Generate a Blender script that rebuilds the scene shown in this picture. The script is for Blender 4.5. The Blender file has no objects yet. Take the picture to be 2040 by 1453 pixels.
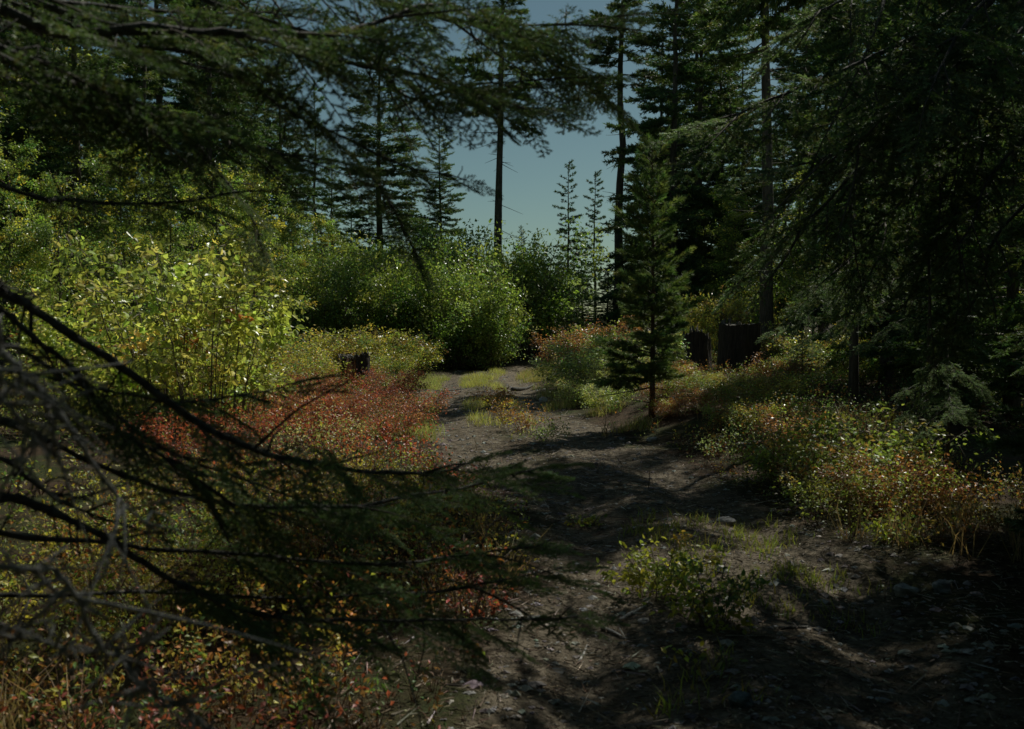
import bpy, math, random
import numpy as np
from mathutils import Vector, Matrix

# ------------------------------------------------------------------ camera, sky, sun, exposure
scene = bpy.context.scene
col = scene.collection
R = math.radians
FPX, CXP, CYP, HOR, CAMH = 1985.0, 1020.0, 726.5, 640.0, 1.6
PITCH = -math.atan((CYP - HOR) / FPX)

cam_d = bpy.data.cameras.new('camera')
cam = bpy.data.objects.new('camera', cam_d)
col.objects.link(cam)
cam.location = (0, 0, CAMH)
cam.rotation_euler = (R(90) + PITCH, 0, 0)
cam_d.sensor_width = 36.0
cam_d.lens = 36.0 * FPX / 2040.0
cam_d.clip_start = 0.05
cam_d.clip_end = 4000
cam_d.dof.use_dof = True
cam_d.dof.focus_distance = 20.0
cam_d.dof.aperture_fstop = 4.5
scene.camera = cam

SUN_AZ, SUN_EL = R(35), R(50)          # azimuth from the view direction towards the right
world = bpy.data.worlds.new('World')
scene.world = world
world.use_nodes = True
wn = world.node_tree
bg = wn.nodes['Background']
sky = wn.nodes.new('ShaderNodeTexSky')
sky.sky_type = 'NISHITA'
sky.sun_disc = False
sky.sun_elevation = SUN_EL
sky.sun_rotation = SUN_AZ
sky.altitude = 900
sky.air_density = 1.0
sky.dust_density = 1.1
sky.ozone_density = 1.6
tint = wn.nodes.new('ShaderNodeMix'); tint.data_type = 'RGBA'; tint.blend_type = 'MULTIPLY'      # the camera's cool green white balance
tint.inputs['Factor'].default_value = 1.0
tint.inputs['B'].default_value = (.90, 1.04, .83, 1)
wn.links.new(sky.outputs[0], tint.inputs['A'])
wn.links.new(tint.outputs['Result'], bg.inputs[0])
bg.inputs[1].default_value = 0.058

sun_l = bpy.data.lights.new('sun', 'SUN')
sun_l.energy = 5.0
sun_l.angle = R(0.53)
sun_l.color = (1.0, 0.97, 0.86)
sun = bpy.data.objects.new('sun', sun_l)
col.objects.link(sun)
S = Vector((math.sin(SUN_AZ) * math.cos(SUN_EL), math.cos(SUN_AZ) * math.cos(SUN_EL), math.sin(SUN_EL)))
sun.rotation_euler = S.to_track_quat('Z', 'Y').to_euler()
sun.location = S * 60

vs = scene.view_settings
vs.view_transform = 'Standard'
vs.look = 'None'
vs.exposure = -0.45
vs.gamma = 1.0
vs.use_curve_mapping = False
scene.render.engine = 'CYCLES'
cy = scene.cycles
cy.max_bounces = 6
cy.diffuse_bounces = 3
cy.glossy_bounces = 2
cy.transmission_bounces = 3
cy.sample_clamp_indirect = 4.0
cy.use_denoising = True

# ------------------------------------------------------------------ helpers
def P(px, py, d):
    """a point seen at photo pixel (px, py), d metres in front of the camera"""
    xr, yr = (px - CXP) / FPX, (CYP - py) / FPX
    c, s = math.cos(PITCH), math.sin(PITCH)
    return np.array([xr * d, d * (c - yr * s), CAMH + d * (s + yr * c)])

_H = np.random.default_rng(99).random((256, 256))
def vnoise(x, y):
    x = np.asarray(x, float); y = np.asarray(y, float)
    xi = np.floor(x).astype(int); yi = np.floor(y).astype(int)
    fx = x - xi; fy = y - yi
    fx = fx * fx * (3 - 2 * fx); fy = fy * fy * (3 - 2 * fy)
    a = _H[xi % 256, yi % 256]; b = _H[(xi + 1) % 256, yi % 256]
    c = _H[xi % 256, (yi + 1) % 256]; d = _H[(xi + 1) % 256, (yi + 1) % 256]
    return (a * (1 - fx) + b * fx) * (1 - fy) + (c * (1 - fx) + d * fx) * fy
def fbm(x, y, o=3):
    t = 0; a = 0.5
    for k in range(o):
        t = t + a * vnoise(x * 2 ** k + 17 * k, y * 2 ** k + 31 * k); a *= 0.5
    return t
def sstep(a, b, x):
    t = np.clip((x - a) / (b - a), 0, 1)
    return t * t * (3 - 2 * t)

TY = np.array([-8, 3, 4.8, 6.2, 8.8, 10.5, 12.2, 15.1, 19.8, 26.5, 31, 35, 39, 44, 60, 120])
TX = np.array([1.6, 1.0, 1.05, 1.35, 1.2, .72, 0.3, -0.15, -0.5, -0.9, -0.7, 0.3, 2.0, 5.5, 20, 80])
def track_x(y):
    return np.interp(y, TY, TX)
def track_d(x, y):
    """signed distance across the track, in half widths"""
    hw = np.interp(y, [0, 4, 6.2, 8.8, 10.5, 12, 15, 20, 30, 36, 45], [1.4, 1.2, 1.15, 1.0, 1.25, 1.4, 1.45, 1.5, 1.5, 1.0, .8])
    return (x - track_x(y)) / hw
def ground(x, y):
    x = np.asarray(x, float); y = np.asarray(y, float)
    t = track_d(x, y)
    at = np.abs(t)
    near = np.clip(1 - (np.abs(x) + np.abs(y - 25)) / 260, 0.15, 1)
    z = (fbm(x * .35 + 5, y * .35) - .45) * .34 * sstep(.8, 2.2, at)
    z = z + (fbm(x * 1.7, y * 1.7 + 9) - .45) * .09
    z = z - .07 * np.exp(-((at - .62) / .22) ** 2) + .03 * np.exp(-(at / .25) ** 2)
    z = z + .30 * sstep(1.0, 2.0, t) * sstep(9, 16, y) * (1 - sstep(40, 60, y))      # bank on the right
    z = z + .12 * sstep(1.0, 2.2, -t) * sstep(5, 9, y)
    z = z + .50 * sstep(31, 42, y) * sstep(-2, 2.5, x)                                   # the track climbs to the right
    z = z + .9 * sstep(45, 110, np.hypot(x, y))
    z = z + 14 * sstep(120, 900, np.hypot(x, y)) * near
    return z
def gz(x, y):
    return float(ground(np.array([x]), np.array([y]))[0])
def on_ground(px, d):
    x = (px - CXP) / FPX * d
    return np.array([x, d, gz(x, d)])

class MB:
    """collects triangles with a colour per vertex and a material slot per face"""
    def __init__(s):
        s.v, s.f, s.c, s.m, s.sm, s.n = [], [], [], [], [], 0
    def add(s, v, f, c, mi=0, smooth=False):
        v = np.asarray(v, np.float32).reshape(-1, 3); f = np.asarray(f, np.int32).reshape(-1, 3)
        c = np.asarray(c, np.float32)
        if c.ndim == 1: c = np.tile(c, (len(v), 1))
        s.v.append(v); s.f.append(f + s.n); s.c.append(c)
        s.m.append(np.full(len(f), mi, np.int32)); s.sm.append(np.full(len(f), smooth, bool))
        s.n += len(v)
    def mesh(s, name, mats):
        v = np.concatenate(s.v); f = np.concatenate(s.f); c = np.concatenate(s.c)
        me = bpy.data.meshes.new(name)
        me.vertices.add(len(v)); me.vertices.foreach_set('co', v.ravel())
        me.loops.add(f.size); me.loops.foreach_set('vertex_index', f.ravel())
        me.polygons.add(len(f)); me.polygons.foreach_set('loop_start', np.arange(0, f.size, 3, dtype=np.int32))
        me.polygons.foreach_set('material_index', np.concatenate(s.m))
        me.update(calc_edges=True)
        me.polygons.foreach_set('use_smooth', np.concatenate(s.sm))
        a = me.color_attributes.new('Col', 'FLOAT_COLOR', 'POINT')
        rgba = np.ones((len(v), 4), np.float32); rgba[:, :3] = c[:, :3]
        a.data.foreach_set('color', rgba.ravel())
        for m in (mats if isinstance(mats, (list, tuple)) else [mats]):
            me.materials.append(m)
        return me
    def build(s, name, mats, parent=None):
        return link(name, s.mesh(name, mats), parent)

def link(name, me, parent=None):
    o = bpy.data.objects.new(name, me); col.objects.link(o)
    if parent is not None: o.parent = parent
    return o
def tag(o, label=None, cat=None, group=None, kind=None):
    if label: o['label'] = label
    if cat: o['category'] = cat
    if group: o['group'] = group
    if kind: o['kind'] = kind
    return o
def empty(name, loc, rz=0, sc=1.0):
    o = bpy.data.objects.new(name, None); col.objects.link(o)
    o.empty_display_size = .2
    o.location = loc; o.rotation_euler = (0, 0, rz); o.scale = (sc,) * 3 if np.isscalar(sc) else sc
    return o

def norm(a):
    return a / np.maximum(np.linalg.norm(a, axis=-1, keepdims=True), 1e-9)
def smooth_path(pts, n):
    """Catmull-Rom through the points"""
    p = np.asarray(pts, float)
    k = len(p)
    q = np.vstack([2 * p[0] - p[1], p, 2 * p[-1] - p[-2]])
    out = []
    for t in np.linspace(0, k - 1, n):
        i = min(int(t), k - 2); u = t - i
        a, b, c, d = q[i], q[i + 1], q[i + 2], q[i + 3]
        out.append(.5 * ((2 * b) + (-a + c) * u + (2 * a - 5 * b + 4 * c - d) * u * u + (-a + 3 * b - 3 * c + d) * u ** 3))
    return np.array(out)
def tube(mb, pts, rad, sides=6, c=(.5, .5, .5), mi=0, rough=0.0, seed=0):
    p = np.asarray(pts, float); n = len(p)
    r = np.interp(np.linspace(0, 1, n), np.linspace(0, 1, len(rad)), rad) if not np.isscalar(rad) else np.full(n, rad)
    t = norm(np.gradient(p, axis=0))
    ref = np.array([0, 0, 1.]) if abs(t[0][2]) < .8 else np.array([1., 0, 0])
    u = norm(np.cross(np.tile(ref, (n, 1)), t)); w = np.cross(t, u)
    an = np.arange(sides) * 2 * math.pi / sides
    rr = r[:, None] * np.ones((n, sides))
    if rough: rr = rr * (1 + rough * np.random.default_rng(seed).normal(size=(n, sides)))
    v = p[:, None] + rr[..., None] * (np.cos(an)[None, :, None] * u[:, None] + np.sin(an)[None, :, None] * w[:, None])
    v = v.reshape(-1, 3)
    i = np.arange(n - 1)[:, None] * sides; j = np.arange(sides)[None]; j2 = (j + 1) % sides
    a, b, c2, d = i + j, i + j2, i + sides + j2, i + sides + j
    f = np.concatenate([np.stack([a, b, c2], -1).reshape(-1, 3), np.stack([a, c2, d], -1).reshape(-1, 3)])
    f2 = [[(n - 1) * sides + k, (n - 1) * sides + k + 1, (n - 1) * sides] for k in range(1, sides - 1)]
    f3 = [[0, k + 1, k] for k in range(1, sides - 1)]
    mb.add(v, np.concatenate([f, f2, f3]), c, mi, True)

LEAF = (np.array([[0, 0, 0], [-.30, .42, .07], [0, 1, -.10], [.30, .42, .07]]), np.array([[0, 2, 1], [0, 3, 2]]))
LEAFH = (np.array([[0, 0, 0], [-.24, .22, .06], [-.27, .58, .05], [0, 1, -.14], [.27, .58, .05], [.24, .22, .06], [0, .48, -.03]]),
         np.array([[0, 6, 1], [1, 6, 2], [2, 6, 3], [3, 6, 4], [4, 6, 5], [5, 6, 0]]))
LEAFM = (np.array([[0, 0, 0], [-.29, .42, .07], [0, 1, -.13], [.29, .42, .07], [0, .5, -.02]]), np.array([[0, 4, 1], [1, 4, 2], [2, 4, 3], [3, 4, 0]]))
WILLOW = (np.array([[0, 0, 0], [-.13, .35, .03], [0, 1, -.16], [.13, .35, .03]]), np.array([[0, 2, 1], [0, 3, 2]]))
def put(mb, tmpl, pos, ydir, nrm, size, colr, mi=0):
    """leaf template at each pos, its length along ydir, facing nrm"""
    tv, tf = tmpl
    y = norm(ydir); x = norm(np.cross(y, nrm)); z = np.cross(x, y)
    B = np.stack([x, y, z], 1)                                   # N x 3(axis) x 3
    v = np.einsum('ka,nab->nkb', tv, B) * np.asarray(size)[:, None, None] + pos[:, None]
    n, k = len(pos), len(tv)
    f = tf[None] + (np.arange(n) * k)[:, None, None]
    mb.add(v.reshape(-1, 3), f.reshape(-1, 3), np.repeat(colr, k, 0), mi)
def blades(mb, pos, d, length, width, colr, rg, mi=0):
    n = len(pos)
    w = norm(np.cross(d, rg.normal(size=(n, 3)))) * (np.asarray(width) * .5).reshape(-1, 1)
    v = np.stack([pos - w, pos + w, pos + d * np.asarray(length).reshape(-1, 1)], 1)
    mb.add(v.reshape(-1, 3), np.arange(n * 3).reshape(-1, 3), np.repeat(colr, 3, 0), mi)
def pick(rg, cols, w, n, jit=.22):
    c = np.asarray(cols)[rg.choice(len(cols), n, p=np.asarray(w) / sum(w))]
    return np.clip(c * np.exp(rg.normal(size=(n, 1)) * jit) * np.exp(rg.normal(size=(n, 3)) * .07), 0.004, .8)

# ------------------------------------------------------------------ materials
def mat(name):
    m = bpy.data.materials.new(name); m.use_nodes = True
    nt = m.node_tree; nt.nodes.clear()
    out = nt.nodes.new('ShaderNodeOutputMaterial')
    return m, nt, out
def foliage_mat(name, trans, rough, spec, vary=.12, tint=(1.12, 1.1, .62), gain=1.65):
    m, nt, out = mat(name)
    N, L = nt.nodes.new, nt.links.new
    at = N('ShaderNodeAttribute'); at.attribute_name = 'Col'
    oi = N('ShaderNodeObjectInfo')
    mr = N('ShaderNodeMapRange'); mr.inputs['To Min'].default_value = (1 - vary) * gain; mr.inputs['To Max'].default_value = (1 + vary) * gain
    L(oi.outputs['Random'], mr.inputs['Value'])
    hs = N('ShaderNodeHueSaturation'); L(at.outputs['Color'], hs.inputs['Color']); L(mr.outputs[0], hs.inputs['Value'])
    p = N('ShaderNodeBsdfPrincipled'); L(hs.outputs[0], p.inputs['Base Color'])
    p.inputs['Roughness'].default_value = rough
    p.inputs['Specular IOR Level'].default_value = spec
    tr = N('ShaderNodeBsdfTranslucent')
    mu = N('ShaderNodeMix'); mu.data_type = 'RGBA'; mu.blend_type = 'MULTIPLY'; mu.inputs['Factor'].default_value = 1
    L(hs.outputs[0], mu.inputs['A']); mu.inputs['B'].default_value = (*tint, 1)
    L(mu.outputs['Result'], tr.inputs['Color'])
    mx = N('ShaderNodeMixShader'); mx.inputs[0].default_value = trans
    L(p.outputs[0], mx.inputs[1]); L(tr.outputs[0], mx.inputs[2]); L(mx.outputs[0], out.inputs['Surface'])
    return m
def bark_mat(name, c1, c2, scale=(9, 9, 1.6), bump=.5, rough=.85, fine=40):
    m, nt, out = mat(name)
    N, L = nt.nodes.new, nt.links.new
    tc = N('ShaderNodeTexCoord'); mp = N('ShaderNodeMapping'); mp.inputs['Scale'].default_value = scale
    L(tc.outputs['Object'], mp.inputs['Vector'])
    n1 = N('ShaderNodeTexNoise'); n1.inputs['Scale'].default_value = 1.6; n1.inputs['Detail'].default_value = 7; n1.inputs['Roughness'].default_value = .65
    L(mp.outputs[0], n1.inputs['Vector'])
    vo = N('ShaderNodeTexVoronoi'); vo.feature = 'DISTANCE_TO_EDGE'; vo.inputs['Scale'].default_value = 1.8
    L(mp.outputs[0], vo.inputs['Vector'])
    n2 = N('ShaderNodeTexNoise'); n2.inputs['Scale'].default_value = fine; n2.inputs['Detail'].default_value = 4
    L(tc.outputs['Object'], n2.inputs['Vector'])
    ad = N('ShaderNodeMath'); ad.operation = 'MULTIPLY_ADD'; L(vo.outputs['Distance'], ad.inputs[0]); ad.inputs[1].default_value = .6; L(n1.outputs['Fac'], ad.inputs[2])
    ad2 = N('ShaderNodeMath'); ad2.operation = 'MULTIPLY_ADD'; L(n2.outputs['Fac'], ad2.inputs[0]); ad2.inputs[1].default_value = .35; L(ad.outputs[0], ad2.inputs[2])
    cr = N('ShaderNodeValToRGB'); cr.color_ramp.elements[0].position = .45; cr.color_ramp.elements[1].position = 1.0
    cr.color_ramp.elements[0].color = (*c1, 1); cr.color_ramp.elements[1].color = (*c2, 1)
    L(ad2.outputs[0], cr.inputs[0])
    bp = N('ShaderNodeBump'); bp.inputs['Strength'].default_value = bump; bp.inputs['Distance'].default_value = .03
    L(ad2.outputs[0], bp.inputs['Height'])
    p = N('ShaderNodeBsdfPrincipled'); p.inputs['Roughness'].default_value = rough; p.inputs['Specular IOR Level'].default_value = .25
    L(cr.outputs[0], p.inputs['Base Color']); L(bp.outputs[0], p.inputs['Normal']); L(p.outputs[0], out.inputs['Surface'])
    return m
def ground_mat(name):
    m, nt, out = mat(name)
    N, L = nt.nodes.new, nt.links.new
    tc = N('ShaderNodeTexCoord')
    at = N('ShaderNodeAttribute'); at.attribute_name = 'Col'            # r = bare track soil, g = mossy
    def noise(s, d=6, r=.6):
        n = N('ShaderNodeTexNoise'); n.inputs['Scale'].default_value = s; n.inputs['Detail'].default_value = d; n.inputs['Roughness'].default_value = r
        L(tc.outputs['Object'], n.inputs['Vector']); return n
    big, mid, fine = noise(.9), noise(7, 8, .7), noise(45, 6, .75)
    def ramp(src, a, b, p0=.35, p1=.68):
        c = N('ShaderNodeValToRGB'); c.color_ramp.elements[0].position = p0; c.color_ramp.elements[1].position = p1
        c.color_ramp.elements[0].color = (*a, 1); c.color_ramp.elements[1].color = (*b, 1); L(src, c.inputs[0]); return c
    soil = ramp(mid.outputs['Fac'], (.08, .064, .042), (.35, .30, .228))
    soil2 = ramp(fine.outputs['Fac'], (.45, .43, .40), (1.0, .98, .94))
    duff = ramp(mid.outputs['Fac'], (.022, .016, .009), (.11, .07, .04))
    moss = ramp(fine.outputs['Fac'], (.02, .028, .01), (.075, .085, .025))
    def mixc(fac, a, b, mode='MIX'):
        x = N('ShaderNodeMix'); x.data_type = 'RGBA'; x.blend_type = mode
        if hasattr(fac, 'links'): L(fac, x.inputs['Factor'])
        else: x.inputs['Factor'].default_value = fac
        L(a, x.inputs['A']); L(b, x.inputs['B']); return x.outputs['Result']
    sp = N('ShaderNodeSeparateColor'); L(at.outputs['Color'], sp.inputs[0])
    sc = mixc(1.0, soil.outputs[0], soil2.outputs[0], 'MULTIPLY')
    bm = ramp(big.outputs['Fac'], (0, 0, 0), (1, 1, 1), .45, .6)
    du = mixc(bm.outputs[0], duff.outputs[0], moss.outputs[0])
    # ragged border between litter and bare soil
    e = N('ShaderNodeMath'); e.operation = 'MULTIPLY_ADD'; L(mid.outputs['Fac'], e.inputs[0]); e.inputs[1].default_value = 1.1; L(sp.outputs[0], e.inputs[2])
    eg = N('ShaderNodeMapRange'); eg.inputs['From Min'].default_value = .85; eg.inputs['From Max'].default_value = 1.2; L(e.outputs[0], eg.inputs['Value'])
    co = mixc(eg.outputs[0], du, sc)
    hsum = N('ShaderNodeMath'); hsum.operation = 'MULTIPLY_ADD'; L(fine.outputs['Fac'], hsum.inputs[0]); hsum.inputs[1].default_value = .45; L(mid.outputs['Fac'], hsum.inputs[2])
    bp = N('ShaderNodeBump'); bp.inputs['Strength'].default_value = .9; bp.inputs['Distance'].default_value = .06
    L(hsum.outputs[0], bp.inputs['Height'])
    p = N('ShaderNodeBsdfPrincipled'); p.inputs['Roughness'].default_value = .95; p.inputs['Specular IOR Level'].default_value = .15
    L(co, p.inputs['Base Color']); L(bp.outputs[0], p.inputs['Normal']); L(p.outputs[0], out.inputs['Surface'])
    return m
def vcol_mat(name, rough=.8, spec=.3, nscale=30, amt=.5, bump=.3):
    m, nt, out = mat(name)
    N, L = nt.nodes.new, nt.links.new
    at = N('ShaderNodeAttribute'); at.attribute_name = 'Col'
    tc = N('ShaderNodeTexCoord'); n = N('ShaderNodeTexNoise'); n.inputs['Scale'].default_value = nscale; n.inputs['Detail'].default_value = 6
    L(tc.outputs['Object'], n.inputs['Vector'])
    mr = N('ShaderNodeMapRange'); mr.inputs['From Min'].default_value = .3; mr.inputs['From Max'].default_value = .7
    mr.inputs['To Min'].default_value = 1 - amt; mr.inputs['To Max'].default_value = 1 + amt; L(n.outputs['Fac'], mr.inputs['Value'])
    hs = N('ShaderNodeHueSaturation'); L(at.outputs['Color'], hs.inputs['Color']); L(mr.outputs[0], hs.inputs['Value'])
    bp = N('ShaderNodeBump'); bp.inputs['Strength'].default_value = bump; bp.inputs['Distance'].default_value = .02; L(n.outputs['Fac'], bp.inputs['Height'])
    p = N('ShaderNodeBsdfPrincipled'); p.inputs['Roughness'].default_value = rough; p.inputs['Specular IOR Level'].default_value = spec
    L(hs.outputs[0], p.inputs['Base Color']); L(bp.outputs[0], p.inputs['Normal']); L(p.outputs[0], out.inputs['Surface'])
    return m

M_GROUND = ground_mat('forest floor')
M_LEAF = foliage_mat('broad leaves', .48, .34, .6, .12, (1.12, 1.1, .62), 2.05)
M_COVER = foliage_mat('low shrub leaves', .44, .42, .42, .05)
M_NEEDLE = foliage_mat('conifer needles', .32, .55, .4, .18, (1.1, 1.15, .6))
M_GRASS = foliage_mat('grass', .35, .5, .4)
M_BARK = bark_mat('grey brown bark', (.028, .022, .017), (.15, .125, .10))
M_BARKR = bark_mat('reddish bark', (.035, .02, .012), (.17, .10, .06))
M_DEAD = bark_mat('dead grey wood', (.10, .095, .085), (.46, .445, .41), (20, 20, 20), .6, .6, 90)
M_LIMB = bark_mat('limb bark', (.015, .014, .012), (.12, .115, .10), (20, 20, 20), .6, .75, 90)
M_TWIG = vcol_mat('twigs', .8, .25, 60, .35, .2)
M_STUMP = bark_mat('weathered stump bark', (.012, .01, .009), (.085, .07, .058), (12, 12, 1.2), .9)
M_ROT = bark_mat('rotten orange heartwood', (.22, .08, .04), (.58, .27, .15), (10, 10, 2.2), .8)
M_CUT = bark_mat('weathered cut wood', (.05, .045, .04), (.22, .20, .17), (6, 6, 6), .4)
M_ROCK = vcol_mat('granite', .85, .3, 22, .4, .6)

# ------------------------------------------------------------------ the ground and the track (one grid, split along the track's edge)
def axis(a, b, fine0, fine1, step, far):
    core = np.arange(fine0, fine1, step)
    lo = [fine0]; s = step
    while lo[-1] > a: s *= far; lo.append(lo[-1] - s)
    hi = [core[-1]]; s = step
    while hi[-1] < b: s *= far; hi.append(hi[-1] + s)
    return np.concatenate([np.array(lo[1:])[::-1], core, np.array(hi[1:])])
gx = axis(-1500, 1500, -6, 7, .10, 1.16)
gy = axis(-900, 2200, 2.6, 22, .11, 1.10)
X, Y = np.meshgrid(gx, gy)
Z = ground(X, Y)
nz = fbm(X * 1.3, Y * 1.3) - .44
TD = np.abs(track_d(X, Y)) + nz * .5
bare = 1 - sstep(.72, 1.25, TD)
bare *= 1 - .55 * np.exp(-((track_d(X, Y) + .05) / .22) ** 2) * sstep(8, 12, Y)            # litter on the middle ridge
bare *= .75 + .5 * (fbm(X * .8 + 3, Y * .8 + 8) - .4)
cols_ = np.stack([np.clip(bare, 0, 1), Z * 0, Z * 0], -1).reshape(-1, 3)
ny, nx = X.shape
ii = (np.arange(ny - 1)[:, None] * nx + np.arange(nx - 1)[None])
on_track = (TD[:-1, :-1] < 1.05) & (Y[:-1, :-1] < 45) & (Y[:-1, :-1] > -6)
Vall = np.stack([X, Y, Z], -1).reshape(-1, 3)
for nm, msk in (('ground', ~on_track), ('dirt_track', on_track)):
    i = ii[msk]
    f = np.concatenate([np.stack([i, i + 1, i + nx + 1], -1), np.stack([i, i + nx + 1, i + nx], -1)])
    used = np.unique(f); remap = np.zeros(len(Vall), np.int32); remap[used] = np.arange(len(used))
    mb = MB(); mb.add(Vall[used], remap[f], cols_[used], 0, True)
    tag(mb.build(nm, M_GROUND), kind='structure')

# ------------------------------------------------------------------ plant builders
G_DARK, G_MID, G_OLV, G_BLU = (.035, .065, .026), (.062, .105, .036), (.10, .125, .042), (.045, .085, .05)
def needles_on(mb, st, dr, ln, up, sp, nl, nw, ang, flat, cols, wts, rg, mi=0):
    """needles along straight twigs: start, direction, length arrays"""
    st, dr, ln = np.asarray(st), norm(np.asarray(dr)), np.asarray(ln)
    cnt = np.maximum((ln / sp).astype(int), 2)
    idx = np.repeat(np.arange(len(st)), cnt); n = len(idx)
    u = rg.random(n)
    d = dr[idx]; pos = st[idx] + d * (u * ln[idx])[:, None]
    side = norm(np.cross(d, np.tile(up, (n, 1)) + rg.normal(size=(n, 3)) * .15)); upv = np.cross(side, d)
    th = rg.random(n) * 2 * math.pi
    pr = side * np.cos(th)[:, None] + upv * (np.sin(th) * flat)[:, None]
    pr = norm(pr)
    a = ang * (.75 + .5 * rg.random(n)) * (1 - .45 * u ** 3)
    nd = norm(d * np.cos(a)[:, None] + pr * np.sin(a)[:, None])
    c1 = pick(rg, cols, wts, len(st), .25)[idx] * np.exp(rg.normal(size=(n, 1)) * .18)
    blades(mb, pos, nd, nl * (.7 + .6 * rg.random(n)), nw, c1, rg, mi)

def conifer(seed, h, r0, cb, rad, nbr, droop, rise, nl, nw, sp, tws, flat, cols, wts, bend=0., dead=0, tl=.42, ang=.9, barkc=(.1, .085, .07), lean=0.0, top=.012):
    """returns meshes trunk, crown (needles), limbs"""
    rg = np.random.default_rng(seed)
    k = 14; tt = np.linspace(0, 1, k)
    wx = np.cumsum(rg.normal(size=k)) * bend * .1; wy = np.cumsum(rg.normal(size=k)) * bend * .1
    ax = np.stack([wx - wx[0] + lean * tt * h, wy - wy[0], tt * h], 1)
    tr = MB()
    rads = np.interp(tt, [0, .03, .1, 1], [r0 * 1.5, r0 * 1.15, r0, top])
    tube(tr, np.vstack([ax[0] - [0, 0, .35], ax]), np.concatenate([[r0 * 1.7], rads]), 12, (.5, .5, .5), 0, .035, seed)
    lb, nd = MB(), MB()
    st, dr, ln = [], [], []
    for i in range(nbr + dead):
        isdead = i >= nbr
        q = (i + rg.random()) / nbr if not isdead else 0
        t = cb + (1 - cb) * q * .985 if not isdead else cb * (.35 + .65 * rg.random())
        b = np.array([np.interp(t, tt, ax[:, j]) for j in range(3)])
        if not isdead and rg.random() < .07: continue
        L = rad(q) * (.5 + .85 * rg.random() ** .9) if not isdead else (.3 + .9 * rg.random())
        az = i * 2.399 + rg.normal() * .5
        hd = np.array([math.cos(az), math.sin(az), 0]); e0 = rise[0] + (rise[1] - rise[0]) * q + rg.normal() * .1
        if isdead: e0 = -.15 + rg.normal() * .25
        s = np.linspace(0, 1, 7)
        sw = rg.normal() * .15; sd = np.array([-hd[1], hd[0], 0])
        pts = b + L * (s[:, None] * hd + (sw * s ** 2)[:, None] * sd + np.stack([0 * s, 0 * s, e0 * s - droop * s ** 2 + droop * .45 * s ** 3.5], 1))
        tube(lb, pts, [max(.012, L * .014), .004], 4, barkc)
        if isdead: continue
        nt = max(4, int(L / tws))
        for jx in range(nt):
            u = .18 + .82 * (jx + rg.random()) / nt
            pp = np.array([np.interp(u, s, pts[:, m]) for m in range(3)])
            tan = norm(np.array([np.interp(min(u + .08, 1), s, pts[:, m]) - np.interp(u - .08, s, pts[:, m]) for m in range(3)]))
            sg = 1 if jx % 2 else -1
            a = (.95 - .35 * u) * (.75 + .5 * rg.random())
            d = tan * math.cos(a) + sg * sd * math.sin(a) + np.array([0, 0, (rg.random() - .55) * .5])
            l = L * tl * (1.15 - u) * (.6 + .7 * rg.random()) + .10
            st.append(pp); dr.append(d); ln.append(l)
            if l > .35:
                for kk in range(int(l / .14)):
                    vv = .3 + .7 * rg.random(); sg2 = rg.choice([-1, 1])
                    d2 = norm(norm(d) * .7 + sg2 * norm(np.cross(d, [0, 0, 1])) * .7 + np.array([0, 0, (rg.random() - .6) * .5]))
                    st.append(pp + norm(d) * l * vv); dr.append(d2); ln.append(l * .38 * (1.1 - vv * .5))
        st.append(pts[-2]); dr.append(pts[-1] - pts[-2]); ln.append(L * .2)
    # leader
    st.append(ax[-2]); dr.append(ax[-1] - ax[-2]); ln.append(np.linalg.norm(ax[-1] - ax[-2]))
    needles_on(nd, st, dr, ln, np.array([0, 0, 1.]), sp, nl, nw, ang, flat, cols, wts, rg)
    return tr, lb, nd

class Tree:
    """meshes of one kind of tree, placed as often as wanted"""
    def __init__(s, kind, trunk, limbs, crown, mt, ml, mc):
        s.kind = kind
        s.t = trunk.mesh(kind + '_trunk', mt)
        s.l = limbs.mesh(kind + '_limbs', ml) if limbs is not None and limbs.n else None
        s.c = crown.mesh(kind + '_crown', mc)
    def place(s, loc, rz, sc, label, cat='tree', group=None, name=None):
        o = empty(name or s.kind, loc, rz, sc)
        tag(o, label, cat, group)
        link('trunk', s.t, o)
        if s.l: tag(link('limbs', s.l, o), kind='stuff')
        tag(link('crown', s.c, o), kind='stuff')
        return o

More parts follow.
